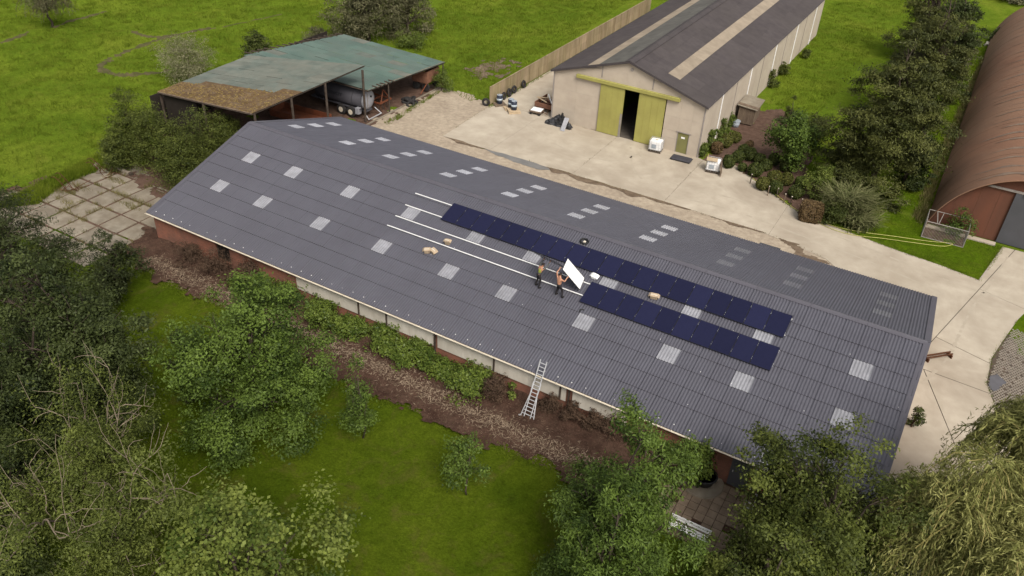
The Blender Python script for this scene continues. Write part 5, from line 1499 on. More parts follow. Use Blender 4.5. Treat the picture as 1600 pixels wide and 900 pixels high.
# rusty frames, timber and bars beside the old slabs
for nm, lab, lc, rz in (('rusty_frame', 'bent rusty steel frame at the edge of the old slabs, near the dark pine', (-11.7, 1.0, 0), 0.5), ('rusty_frame', 'bent rusty steel frame standing in the weeds behind the other frame', (-11.9, 4.2, 0), 0.8)):
    t = thing(nm, lab, 'frame', lc, rz, 'rusty frames by the old slabs')
    for y in (-0.35, 0.35):
        MB().tube(smooth([(0.5, y, 0.0), (0.15, y, 0.8), (-0.25, y, 1.35), (-0.6, y + 0.1, 1.25)], 4), 0.03, 5).build('bent_bar', M['rust'], t)
    for z in (0.3, 0.7, 1.1): MB().tube([(0.38 - 0.42 * z, -0.35, z), (0.38 - 0.42 * z, 0.35, z)], 0.022, 5).build('cross_bar', M['rust'], t)
    for k in range(7): MB().tube([(random.uniform(-.2, 1.2), random.uniform(-.6, .9), 0.05), (random.uniform(-.2, 1.8), random.uniform(-.9, 1.4), random.uniform(.1, .45))], 0.025, 5).build('loose_bar', M['rust'], t)
tb_ = thing('timber_beam', 'long grey timber beam lying across the back of the old slabs', 'beam', (-13.2, 5.75, 0.05), -0.03)
MB().b2((0, -0.12, 0.0), (3.6, 0.12, 0.22)).build('beam_body', M['oldslab'], tb_, bevel=0.02); MB().b2((3.45, -0.14, -0.02), (3.75, 0.14, 0.24)).build('dark_end', M['post'], tb_)
mound('stone_heap', 'small heap of broken stones at the far corner of the old slabs', 'stones', (-13.0, 5.0, 0.0), 0.7, 0.5, 0.35, 'oldslab', 9)
# wire fence posts along the planted bed
for i, p in enumerate([(34.03, 34.59), (35.95, 33.23), (36.69, 33.33), (37.48, 32.66), (38.05, 32.52), (38.89, 32.58)]):
    t = thing('stake', ('leftmost', 'second', 'third', 'fourth', 'fifth', 'rightmost')[i] + ' short stake along the planted bed, counting from the corner tank', 'stake', (p[0], p[1], 0), 0, 'stakes along the bed')
    MB().tube([(0, 0, 0), (random.uniform(-.05, .05), 0, 0.9)], 0.045, 6).build('shaft', M['wood'] if i % 2 else M['post'], t); MB().cyl((0, 0, 0.88), 0.05, 0.04, 6).build('tip', M['gutter'], t)
# pieces of rubbish beside the far end of the arched barn
t = thing('rubble_pile', 'small pile of pale rubble by the far corner of the arched barn', 'rubble', (48.6, 92.5, 0))
for k in range(14): MB().box((random.uniform(-.9, .9), random.uniform(-1.6, 1.6), 0.12), (random.uniform(.3, .9), random.uniform(.2, .4), .2), Euler((random.random(), random.random(), random.random() * 3)).to_matrix()).build('chunk', M['panelwall'], t)
t = thing('rubble_pile', 'pile of broken stone beside the far end of the concrete fence', 'rubble', (9.2, 75.5, 0))
for k in range(40): MB().box((random.uniform(-1.6, 1.6), random.uniform(-3.5, 3.5), random.uniform(.1, .5)), (random.uniform(.3, .8), random.uniform(.2, .5), .25), Euler((random.random(), random.random(), random.random() * 3)).to_matrix()).build('chunk', M['oldslab'], t)

# ================================================================ vegetation
def unit(v): return v / (np.linalg.norm(v, axis=-1, keepdims=True) + 1e-9)

def leaves(c, out, size, aspect, rg, droop=0.0, up=0.4, rnd=0.7, along=None):
    """kite-shaped leaf faces at points c, facing roughly outwards"""
    n = len(c)
    nr = unit(out * 0.6 + np.array([0, 0, up]) + rg.standard_normal((n, 3)) * rnd)
    t = rg.standard_normal((n, 3)) - np.array([0, 0, droop]) if along is None else along + rg.standard_normal((n, 3)) * 0.18
    t = unit(t - nr * np.sum(t * nr, 1, keepdims=True))
    b = np.cross(nr, t)
    l = (size * (0.65 + 0.7 * rg.random(n)))[:, None]
    w_ = l * aspect
    V = np.stack([c - t * l * 0.5, c + b * w_ * 0.5 + nr * l * 0.08, c + t * l * 0.5, c - b * w_ * 0.5 + nr * l * 0.08], 1)
    return V.reshape(-1, 3)

def leaf_mesh(name, V, tone, mtl):
    return fast_mesh(name, V, np.arange(len(V)).reshape(-1, 4), mtl, tone)

def crown_points(lobes, n, rg, subs=22, subr=0.36, upb=0.25, flat=0.5, fill=0.16):
    """points spread in clumps over lobes; returns points, outward directions, tones"""
    lobes = np.array(lobes, float)
    wt = lobes[:, 3] * lobes[:, 3]; wt /= wt.sum()
    P, D, T = [], [], []
    for lb, k in zip(lobes, (wt * n).astype(int)):
        if k < 4: continue
        r = lb[3:6] if len(lb) >= 6 else np.array([lb[3]] * 3)
        m = max(6, int(subs))
        sd_ = rg.standard_normal((m, 3)); sd_[:, 2] += upb; sd_ = unit(sd_)
        sr = (0.55 + 0.5 * rg.random(m))[:, None]
        sc_ = lb[:3] + sd_ * sr * r
        tone = rg.random(m)
        kf = int(k * fill); k -= kf
        fd = unit(rg.standard_normal((kf, 3))); pf = lb[:3] + fd * r * 0.85 * rg.random((kf, 1)) ** 0.4
        P.append(pf); D.append(fd); T.append(np.clip(0.3 + 0.5 * rg.random(kf), 0, 1))
        idx = rg.integers(0, m, k)
        off = rg.standard_normal((k, 3)) * np.array([1, 1, flat]) * (subr * 0.62 * r.mean())
        p = sc_[idx] + off
        P.append(p); D.append(unit(unit(off) * 0.6 + sd_[idx])); T.append(np.clip(0.7 * tone[idx] + 0.45 * rg.random(k) - 0.07, 0, 1))
    return np.concatenate(P), np.concatenate(D), np.concatenate(T)

def wob(p, q, n, amt, rg):
    p, q = np.array(p, float), np.array(q, float); t = np.linspace(0, 1, n)[:, None]
    o = p + (q - p) * t; o[1:-1] += rg.standard_normal((n - 2, 3)) * amt * np.linalg.norm(q - p)
    return o

def make_lobes(h, r, cb, n, rg, lr=0.45, squash=0.8, taper=0.0):
    out = []
    cz, hz = (cb + h) / 2, (h - cb) / 2
    for i in range(n):
        d = unit(rg.standard_normal(3)); rad = rg.random() ** 0.45
        z = cz + d[2] * hz * 0.72 * rad
        k = 1 - taper * max(0, (z - cb) / (h - cb))
        s = r * lr * (0.7 + 0.6 * rg.random()) * (0.45 + 0.55 * k)
        out.append([d[0] * r * 0.72 * rad * k, d[1] * r * 0.72 * rad * k, z, s, s, s * squash])
    s = r * lr * 0.85 * (1 - 0.5 * taper); out.append([0, 0, h - s * squash * 0.75, s, s, s * squash])
    return out

def tree(name, label, spec, mtl, n, size, seed, aspect=0.5, nl=14, cb=0.25, lr=0.45, droop=0.2, bark='bark', cat='tree', group=None, squash=0.8, taper=0.0, subs=22, subr=0.36,
         trunk_r=None, limbs=True, extra=None, crown='crown', trunk='trunk'):
    rg = np.random.default_rng(seed)
    x, y, h, r = spec
    t = thing(name, label, cat, (x, y, 0), 0, group)
    lobes = make_lobes(h, r, cb * h, nl, rg, lr, squash, taper)
    tr = trunk_r or max(0.05, h * 0.022)
    mb = MB()
    top = (rg.normal() * 0.1 * r, rg.normal() * 0.1 * r, cb * h + (h - cb * h) * 0.72)
    pts = wob((0, 0, -0.1), top, 7, 0.02, rg)
    mb.tube(pts, list(np.linspace(tr, tr * 0.28, 7)), 8)
    if limbs:
        for lb in lobes:
            k = int(np.clip((lb[2] * 0.55 - 0) / max(top[2], .1) * 6, 1, 5)); st = pts[k]
            lp = wob(st, lb[:3], 5, 0.06, rg); mb.tube(lp, list(np.linspace(tr * 0.42, tr * 0.08, 5)), 5)
            for _ in range(3):
                e = np.array(lb[:3]) + unit(rg.standard_normal(3) + np.array([0, 0, .4])) * np.array(lb[3:6]) * 0.85
                mb.tube(wob(lp[3], e, 4, 0.08, rg), list(np.linspace(tr * 0.14, tr * 0.03, 4)), 4)
    mb.build(trunk, M[bark], t, True)
    P, D, T = crown_points(lobes, n, rg, subs, subr)
    if extra is not None: P, D, T = extra(P, D, T, rg)
    rr = np.hypot(P[:, 0], P[:, 1]); k = r / np.percentile(rr, 95); P[:, :2] *= k
    zt, zb = np.percentile(P[:, 2], 99.3), np.percentile(P[:, 2], 1.5); P[:, 2] = cb * h * 0.8 + (P[:, 2] - zb) * (h - cb * h * 0.8) / (zt - zb)
    P[:, 2] = np.maximum(P[:, 2], 0.08 + 0.1 * rg.random(len(P)))
    add_obj(crown, leaf_mesh(crown, leaves(P, D, size, aspect, rg, droop, 0.75, 0.6), T, M[mtl]), t)
    return t

def bush(name, label, spec, mtl, n, size, seed, aspect=0.55, nl=6, group=None, lr=0.6, squash=0.85, cat='shrub', droop=0.1, subs=16, subr=0.36, twig='twig', crown='foliage'):
    return tree(name, label, spec, mtl, n, size, seed, aspect, nl, 0.06, lr, droop, twig, cat, group, squash, 0.15, subs, subr, trunk_r=0.05, crown=crown, trunk='stem')

# ---- garden trees in front
tree('leafy_tree', 'mid-green broadleaf tree between the mulch bed and the lawn', (20.50, -9.84, 9.25, 3.96), 'leaf_mid', 60000, 0.16, 11, 0.5, 30, 0.10, 0.34, subs=9, subr=0.30)
tree('pine_tree', 'dark pine with dense needle clumps at the left edge', (5.63, -12.61, 11.10, 4.20), 'leaf_pine', 52000, 0.20, 12, 0.2, 30, 0.10, 0.33, subs=9, subr=0.28)
tree('pine_tree', 'smaller dark pine beside the bare earth left of the barn', (4.28, -6.45, 5.10, 1.95), 'leaf_pine', 9000, 0.22, 13, 0.22, 10, 0.15, 0.45, subr=0.26)
tree('young_pine', 'slim dark young pine standing on the lawn strip left of the leafy tree', (15.59, -10.42, 4.80, 1.05), 'leaf_pine', 3600, 0.24, 14, 0.24, 9, 0.15, 0.36, subr=0.24)
tree('olive_tree', 'large dusky olive-green tree in front of the pine', (14.32, -15.66, 11.95, 3.71), 'leaf_deep', 82000, 0.17, 15, 0.42, 36, 0.10, 0.32, subs=9, subr=0.30)
tree('dusky_tree', 'dusky green tree behind the half-bare tree at the lower left', (16.18, -20.83, 10.50, 3.27), 'leaf_deep', 50000, 0.15, 16, 0.45, 30, 0.08, 0.34, subs=9, subr=0.30)
tree('maple_tree', 'pale large-leaved treetop at the bottom edge', (29.87, -19.79, 8.85, 3.84), 'leaf_bright', 34000, 0.16, 17, 0.7, 26, 0.15, 0.32, subs=9, subr=0.32)
tree('dark_shrub', 'dark bush in the bottom left corner', (19.71, -23.76, 6.95, 2.04), 'leaf_deep', 14000, 0.2, 18, 0.5, 12, 0.1, 0.45, cat='shrub')
tree('sapling', 'thin young tree with airy foliage at the edge of the mulch bed', (25.49, -7.53, 5.55, 1.19), 'leaf_mid', 3600, 0.15, 19, 0.4, 9, 0.22, 0.42, subr=0.4, trunk_r=0.06, group='young trees on the lawn')
tree('sapling', 'small round young tree alone on the lawn', (32.36, -7.79, 3.95, 1.13), 'leaf_mid', 2600, 0.14, 20, 0.5, 8, 0.35, 0.45, subr=0.4, trunk_r=0.05, group='young trees on the lawn')
tree('cherry_tree', 'green tree with long drooping leaves in front of the barn wall', (40.71, -8.42, 10.25, 3.15), 'leaf_mid', 62000, 0.17, 21, 0.34, 34, 0.10, 0.30, 0.8, subs=9, subr=0.30)
tree('cherry_tree', 'lower green tree beside the patio at the bottom edge', (41.21, -11.14, 8.95, 2.15), 'leaf_mid', 28000, 0.17, 22, 0.34, 20, 0.10, 0.34, 0.8, subs=9, subr=0.30)
tree('oak_tree', 'broad tree with yellowing leaves hiding the right end of the eave', (48.15, -4.52, 9.60, 3.74), 'leaf_olive', 66000, 0.15, 523, 0.5, 34, 0.10, 0.31, subs=9, subr=0.30)
tree('oak_tree', 'low dark green tree at the bottom edge right of the patio', (47.03, -8.37, 7.40, 2.42), 'leaf_olive', 34000, 0.15, 24, 0.5, 20, 0.1, 0.34, subs=9, subr=0.30)

# ---- half-bare tree: pale branching skeleton with thin foliage
def bare_tree(name, label, spec, seed, mtl, n, size):
    rg = np.random.default_rng(seed); x, y, h, r = spec
    t = thing(name, label, 'tree', (x, y, 0))
    mb = MB(); mb2 = MB(); tips = []
    def grow(p, d, ln, rad, lvl):
        pts = [np.array(p)]; dd = np.array(d, float)
        for k in range(5):
            dd = unit(dd + rg.standard_normal(3) * 0.20 + np.array([0, 0, 0.03])); pts.append(pts[-1] + dd * ln / 5)
        (mb if lvl < 2 else mb2).tube(pts, list(np.linspace(rad, rad * 0.45, 6)), 6 if lvl < 2 else 4, False)
        if lvl >= 3: tips.extend(pts[2:])
        if lvl < 4:
            for k in range(4 if lvl < 3 else 3):
                q = pts[int(rg.integers(2, 6))]
                a_ = unit(rg.standard_normal(3)); nd = unit(dd * 0.75 + a_ * 0.85 + np.array([0, 0, 0.12]))
                grow(q, nd, ln * rg.uniform(0.5, 0.75), max(rad * 0.55, 0.012), lvl + 1)
    for k in range(6):
        a_ = k * math.pi / 3 + rg.random() * 0.6
        grow((0, 0, h * 0.05 * k), unit(np.array([math.cos(a_) * 0.65, math.sin(a_) * 0.65, 1.0])), h * 0.40, h * 0.0075, 1)
    mb.tube([(0, 0, -0.1), (0, 0, h * 0.3)], [h * 0.016, h * 0.010], 8)
    mb.build('trunk', M['bark'], t, True); mb2.build('bare_branches', M['palebark'], t, True)
    tips = np.array(tips)
    zs = h / np.percentile(tips[:, 2], 99.5); xs_ = r / np.percentile(np.hypot(tips[:, 0], tips[:, 1]), 92); tips = tips * np.array([xs_, xs_, zs])
    for o_ in t.children: o_.scale = (xs_, xs_, zs)
    tips = tips[rg.random(len(tips)) < 0.6]
    n1 = int(n * 0.4)
    c = tips[rg.integers(0, len(tips), n1)] * np.array([1, 1, 0.93]) + rg.standard_normal((n1, 3)) * 0.22
    tn = np.clip(0.5 * vnoise(c[:, 0] * 1.2 + 9, c[:, 1] * 1.2 + c[:, 2]) + 0.5 * rg.random(n1), 0, 1)
    P2, D2, T2 = crown_points(make_lobes(h * 0.82, r * 0.80, h * 0.08, 34, rg, 0.30, 0.8), n - n1, rg, 14, 0.28)
    c = np.concatenate([c, P2]); tn = np.concatenate([tn, T2]); c[:, 2] = np.maximum(c[:, 2], 0.1)
    add_obj('crown', leaf_mesh('crown', leaves(c, unit(c - np.array([0, 0, h * .5])), size, 0.4, rg, 0.4), tn, M[mtl]), t)
bare_tree('half_bare_tree', 'half-bare tree with pale twisted branches and thin yellow-green leaves, lower left', (23.62, -20.56, 12.35, 4.55), 31, 'leaf_yellow', 70000, 0.13)

# ---- willows: hanging strands of narrow leaves
def willow(name, label, spec, mtl, seed, ns, ln, size=0.24, per=16, cb=0.3, group=None, nl=12, wind=(0.25, 0.1)):
    rg = np.random.default_rng(seed); x, y, h, r = spec
    t = thing(name, label, 'tree', (x, y, 0), 0, group)
    lobes = np.array(make_lobes(h, r * 0.85, cb * h, nl, rg, 0.40, 0.7))
    mb = MB(); tr = h * 0.028
    pts = wob((0, 0, -0.1), (0, 0, h * 0.6), 6, 0.03, rg); mb.tube(pts, list(np.linspace(tr, tr * .4, 6)), 8)
    for lb in lobes: mb.tube(wob(pts[3], lb[:3], 5, 0.06, rg), list(np.linspace(tr * .4, tr * .07, 5)), 5)
    mb.build('trunk', M['bark'], t, True)
    C_, A_, T_ = [], [], []; tw = MB(); sweep = rg.standard_normal((len(lobes), 2)) * 0.35; lt = rg.random(len(lobes)); ll = 0.6 + 0.7 * rg.random(len(lobes))
    for s in range(ns):
        li = rg.integers(len(lobes)); lb = lobes[li]
        d = unit(rg.standard_normal(3) * np.array([1, 1, 0.5]) + np.array([0, 0, 0.75]))
        p = lb[:3] + d * lb[3:6] * (0.5 + 0.6 * rg.random())
        out = unit(np.array([d[0] + 0.35 * lb[0] / r + wind[0] + sweep[li, 0], d[1] + 0.35 * lb[1] / r + wind[1] + sweep[li, 1], 0.15]))
        L_ = ln * ll[li] * (0.5 + 0.8 * rg.random()); tone = np.clip(0.5 * lt[li] + 0.6 * rg.random() - 0.05, 0, 1); k = np.linspace(0, 1, per)
        curve = p + np.outer(k * (1 - 0.45 * k), out) * L_ * 0.75 + np.outer(-k ** 1.7, np.array([0, 0, 1])) * L_ * 0.85
        curve += rg.standard_normal(curve.shape) * 0.035 + np.outer(np.sin(k * 4 + 6 * rg.random()) * 0.06, rg.standard_normal(3))
        tang = unit(np.gradient(curve, axis=0))
        C_.append(curve); A_.append(tang); T_.append(np.clip(0.65 * tone + 0.35 * rg.random(per), 0, 1))
        if s % 5 == 0: tw.tube(curve[::4], 0.016, 3, False)
    C_ = np.concatenate(C_); A_ = np.concatenate(A_); T_ = np.concatenate(T_)
    kz = h / np.percentile(C_[:, 2], 99.5); kr = r / np.percentile(np.hypot(C_[:, 0], C_[:, 1]), 94); C_ *= np.array([kr, kr, kz])
    C_[:, 2] = np.maximum(C_[:, 2], 0.15)
    ht = tag(tw.build('hanging_twigs', M['twig'] if mtl != 'leaf_willow' else M['withy'], t), kind='stuff'); ht.scale = (kr, kr, kz)
    V = leaves(C_, rg.standard_normal(C_.shape), size, 0.15, rg, 0, 0.3, 0.8, along=A_)
    V2 = leaves(C_ + rg.standard_normal(C_.shape) * 0.07, rg.standard_normal(C_.shape), size, 0.16, rg, 0, 0.3, 0.8, along=A_)
    add_obj('crown', leaf_mesh('crown', np.concatenate([V, V2]), np.concatenate([T_, T_]), M[mtl]), t)
    return t
M['withy'] = mat('yellow_withy', (0.24, 0.20, 0.07), (0.18, 0.15, 0.05), 3, 0.7, 0.2)
willow('weeping_willow', 'pale weeping willow with hanging strands in the lower right corner', (55.94, 0.40, 11.85, 3.12), 'leaf_willow', 41, 2700, 2.6, 0.27, 18, nl=30)
willow('weeping_willow', 'darker willow growing between the right trees and the pale willow', (52.85, -2.91, 9.75, 2.61), 'leaf_willow', 42, 2000, 2.2, 0.26, 16, nl=26)
willow('weeping_willow', 'low willow crown at the bottom right, in front of the pale one', (55.21, -3.94, 9.45, 3.11), 'leaf_willow', 43, 2000, 2.2, 0.26, 16, nl=26)
willow('pollard_willow', 'pollard willow standing alone in the far left field', (-48.27, 25.38, 5.45, 2.99), 'leaf_greywillow', 44, 420, 1.6, 0.3, 10)
tree('field_willow', 'big grey-green willow behind the shed, left one of two', (-15.59, 44.15, 10.25, 4.58), 'leaf_greywillow', 26000, 0.30, 45, 0.24, 30, 0.0, 0.34, 1.2, group='willows behind the shed', squash=1.2, subs=10, subr=0.30)
tree('field_willow', 'darker grey-green willow behind the shed, right one of two', (-13.73, 49.28, 9.65, 3.97), 'leaf_greywillow', 20000, 0.30, 46, 0.24, 26, 0.0, 0.34, 1.2, group='willows behind the shed', squash=1.2, subs=10, subr=0.30)
bush('silver_willow', 'rounded silvery willow bush left of the shed in the field', (-22.18, 22.93, 4.70, 2.88), 'leaf_palewillow', 13000, 0.19, 47, 0.22, 14, None, 0.42, 1.0)

# ---- row of tall trees between the lawn and the arched barn
UG = 'tall tree row by the arched barn'
for i, (sp, lab, n) in enumerate((
        ((43.14, 39.39, 13.40, 4.47), 'big cone-shaped tree at the near end of the tall row', 44000),
        ((40.75, 38.87, 5.40, 2.18), 'low bushy tree at the left foot of the big cone-shaped tree', 11000),
        ((43.51, 57.64, 13.80, 3.85), 'second cone-shaped tree of the tall row, behind the big one', 30000),
        ((45.51, 42.51, 7.35, 1.75), 'dark skirt tree on the barn side of the big cone-shaped tree', 12000),
        ((44.52, 69.86, 12.50, 3.17), 'dark tree on the barn side of the tall row, near the top edge', 20000),
        ((40.77, 78.92, 13.35, 3.90), 'farthest tree of the tall row, cut by the top edge', 18000),
        ((45.33, 78.72, 7.05, 2.03), 'greyish tree at the far right of the tall row', 9000))):
    tree('row_tree', lab, sp, ('leaf_row', 'leaf_row', 'leaf_row', 'leaf_deep', 'leaf_deep', 'leaf_row', 'leaf_greywillow')[i], int(n * 1.4), 0.25, 60 + i, 0.32, 30, 0.04, 0.32, 0.9, group=UG, taper=0.78, squash=1.0, subs=9, subr=0.28)
tree('garden_tree', 'small round garden tree above the clipped shrubs', (35.91, 39.25, 5.35, 2.48), 'leaf_mid', 11000, 0.22, 70, 0.5, 12, 0.22, 0.45)
tree('young_conifer', 'slim young conifer behind the garden hutch', (33.14, 50.50, 2.70, 0.71), 'leaf_olive', 1500, 0.22, 71, 0.3, 7, 0.1, 0.45, taper=0.6)

# ---- shrubs
for i, (sp, lab) in enumerate((
        ((-12.61, 8.68, 5.70, 1.95), 'dark upright shrub at the field end of the thicket left of the shed'),
        ((-8.70, 8.11, 5.55, 2.42), 'dense shrub of the thicket, in front of the upright one'),
        ((-5.45, 9.53, 5.50, 2.62), 'dense shrub of the thicket beneath the mossy roof edge'),
        ((-6.57, 12.99, 3.70, 1.88), 'shrub of the thicket touching the barn gable end'),
        ((-4.69, 6.96, 4.25, 2.56), 'low spreading shrub of the thicket beside the barn gable'),
        ((-11.46, 6.15, 3.30, 1.59), 'low weedy shrub at the left end of the thicket'))):
    bush('thicket_shrub', lab, sp, 'leaf_olive', 15000, 0.17, 80 + i, 0.3, 18, 'thicket left of the shed', 0.45, 0.9)
bush('round_bush', 'round dark green bush in the field behind the shed', (-22.19, 32.30, 2.90, 1.64), 'leaf_box', 4200, 0.22, 90, 0.5, 8)
bush('field_shrub', 'small shrub peeping over the far edge of the shed roof', (-21.26, 40.95, 1.55, 1.29), 'leaf_greywillow', 1500, 0.2, 91, 0.4, 5)
bush('field_shrub', 'yellowish shrub at the foot of the willows behind the shed', (-9.67, 45.21, 1.95, 2.09), 'leaf_weed', 2600, 0.2, 92, 0.4, 6)
bush('field_shrub', 'weedy bush around the right corner post of the shed', (0.22, 36.45, 2.35, 1.07), 'leaf_weed', 1500, 0.2, 93, 0.35, 5)
for i, (sp, lab) in enumerate((
        ((10.39, -0.18, 1.75, 1.55), 'leftmost laurel bush along the barn wall'), ((12.97, -0.26, 1.85, 1.35), 'second laurel bush from the left along the wall'),
        ((16.30, -0.27, 2.05, 1.56), 'laurel bush where the pale wall panels begin'), ((18.81, -0.40, 2.00, 1.37), 'laurel bush behind the leafy tree, right side'),
        ((21.60, -0.57, 2.10, 1.49), 'big laurel bush under the pale panels'), ((23.98, -0.49, 1.90, 1.31), 'laurel bush left of the first dark wall post'),
        ((25.96, -0.62, 1.70, 1.14), 'laurel bush at the first dark wall post'), ((28.25, -0.63, 2.05, 1.48), 'rightmost laurel bush along the wall, nearest the ladder'))):
    bush('laurel_bush', lab, (sp[0], sp[1] - 0.25, sp[2] * 0.66, sp[3] * 1.05), 'leaf_laurel', 5000, 0.17, 100 + i, 0.5, 8, 'laurel bushes along the barn wall', 0.5)
bush('wall_shrub', 'glossy shrub growing against the brick wall by the black planter', (41.82, -0.49, 2.65, 1.12), 'leaf_laurel', 3600, 0.18, 110, 0.5, 8)
bush('creeper', 'small patch of green creeper on the brick wall left of the ladder', (30.39, 0.43, 0.95, 0.41), 'leaf_laurel', 420, 0.16, 111, 0.6, 4)
bush('sprout', 'bright green sprout among dead stems left of the ladder', (30.65, -0.38, 1.00, 0.29), 'leaf_bright', 200, 0.16, 112, 0.6, 4)
for i, (sp, lab) in enumerate((
        ((4.73, -0.76, 1.70, 1.16), 'dead brown brush at the left end of the brick wall'), ((7.33, -0.56, 2.10, 1.40), 'dead brown brush under the dark wall opening'),
        ((10.04, -0.42, 2.10, 1.29), 'dead brown brush beside the first laurel bush'), ((29.87, -0.89, 1.55, 0.88), 'dead brown shrub left of the ladder'),
        ((33.09, -0.07, 1.30, 0.72), 'rounded dead shrub right of the ladder'), ((34.35, -0.12, 1.35, 0.71), 'second rounded dead shrub right of the ladder'),
        ((35.66, 0.00, 1.35, 0.71), 'third rounded dead shrub right of the ladder'), ((36.94, 0.12, 1.70, 0.77), 'dead shrub below the end of the pale panels'))):
    bush('dead_shrub', lab, sp, 'leaf_dead', 3000, 0.16, 120 + i, 0.18, 7, 'dead shrubs along the barn wall', 0.5)
# clipped garden shrubs
TOP = [(1119,240,9,'leaf_beech'), (1133,230,10,'leaf_boxy'), (1137,262,9,'leaf_box'), (1152,253,9,'leaf_box'), (1158.6,267,6.5,'leaf_box'), (1161,240,8,'leaf_box'), (1170,250,10,'leaf_box'),
       (1170,232,6,'leaf_beech'), (1185,256,9,'leaf_box'), (1179,275,11,'leaf_box'), (1195,266,9,'leaf_box'), (1208,257,9,'leaf_box'), (1189.5,296,10,'leaf_boxy'), (1208,287,11,'leaf_boxy'),
       (1210,302,10,'leaf_box'), (1227,289,10,'leaf_boxy'), (1241,309,11,'leaf_box'), (1227,268,11,'leaf_box'), (1147,222,9,'leaf_boxy'), (1250,292,9,'leaf_weed')]
TOPS = [(29.52, 38.76, 1.15, 0.53), (29.76, 40.63, 1.30, 0.60), (31.38, 36.51, 1.25, 0.52), (31.73, 38.19, 1.10, 0.52), (32.63, 36.61, 0.75, 0.37), (31.62, 40.26, 0.90, 0.48), (32.49, 39.22, 1.20, 0.58),
        (31.73, 41.69, 0.80, 0.36), (33.47, 38.94, 1.00, 0.52), (33.91, 36.30, 1.25, 0.62), (34.35, 37.98, 1.05, 0.51), (34.64, 39.61, 1.10, 0.52), (35.17, 34.09, 1.15, 0.55), (35.73, 35.78, 1.25, 0.61),
        (36.33, 34.05, 1.15, 0.54), (36.69, 36.17, 1.15, 0.55), (37.98, 34.23, 1.15, 0.59), (35.97, 38.82, 1.75, 0.63), (30.10, 42.28, 1.05, 0.55), (37.87, 36.56, 1.00, 0.50)]
TL = ['brownish clipped shrub next to the corner tank', 'golden clipped ball by the warehouse corner', 'dark egg-shaped shrub right behind the leaning pallet', 'dark clipped ball, first right of the egg-shaped shrub',
      'smallest clipped ball, alone on the bare strip', 'clipped ball behind the row, in front of bare soil', 'large clipped ball in the middle of the bed', 'small brown clipped tuft at the soil edge',
      'clipped ball left of the garden tree foot', 'broad clipped shrub near the front of the bed', 'clipped ball touching the broad front shrub', 'clipped ball under the garden tree, left side',
      'golden clipped shrub at the front edge, left of the stakes', 'golden clipped mound below the garden tree', 'dark clipped ball at the front edge among the stakes', 'golden clipped ball right of the golden mound',
      'dark clipped ball nearest the copper hedge', 'tall clipped column under the garden tree', 'golden clipped shrub farthest back by the wall', 'leafy green plant beside the bright weeds']
for i, sp in enumerate(TOPS):
    rg = np.random.default_rng(200 + i); x, y, h, r = sp
    t = thing('clipped_shrub', TL[i], 'shrub', (x, y, 0), 0, 'clipped garden shrubs')
    m_ = 1500; d = unit(rg.standard_normal((m_, 3))); rr = (1 - 0.18 * rg.random(m_) ** 2)[:, None]
    bumpy = 1 + 0.10 * np.sin(d[:, :1] * 5 + i) * np.sin(d[:, 1:2] * 4 + 2 * i)
    P = d * rr * bumpy * np.array([r * 1.05, r * 1.05, h * 0.5]) + np.array([0, 0, h * 0.5])
    add_obj('foliage', leaf_mesh('foliage', leaves(P, d, 0.16, 0.6, rg, 0, 0.2, 0.45), rg.random(m_), M[TOP[i][3]]), t)
    MB().tube([(0, 0, -0.05), (0, 0, h * 0.5)], [0.06, 0.04], 6).build('stem', M['twig'], t)
# copper hedge block
rg = np.random.default_rng(300); t = thing('copper_hedge', 'square clipped copper-brown hedge block beside the yard', 'hedge', (40.0, 31.1, 0), 0.2)
m_ = 4200; P = rg.random((m_, 3)) * 2 - 1; ax_ = rg.integers(0, 3, m_); sg = np.sign(rg.standard_normal(m_)); P[np.arange(m_), ax_] = sg; D = np.zeros_like(P); D[np.arange(m_), ax_] = sg
P = P / (np.abs(P) ** 5).sum(1, keepdims=True) ** 0.2 * np.array([0.85, 0.70, 0.75]) + np.array([0, 0, 0.75]) + rg.standard_normal((m_, 3)) * 0.035
P[:, 2] = np.maximum(P[:, 2], 0.05)
add_obj('foliage', leaf_mesh('foliage', leaves(P, D, 0.16, 0.6, rg, 0, 0.2, 0.45), np.clip(rg.random(m_), 0, 1), M['leaf_beech']), t)
MB().tube([(0, 0, -0.05), (0, 0, 0.9)], [0.08, 0.05], 6).build('stem', M['twig'], t)
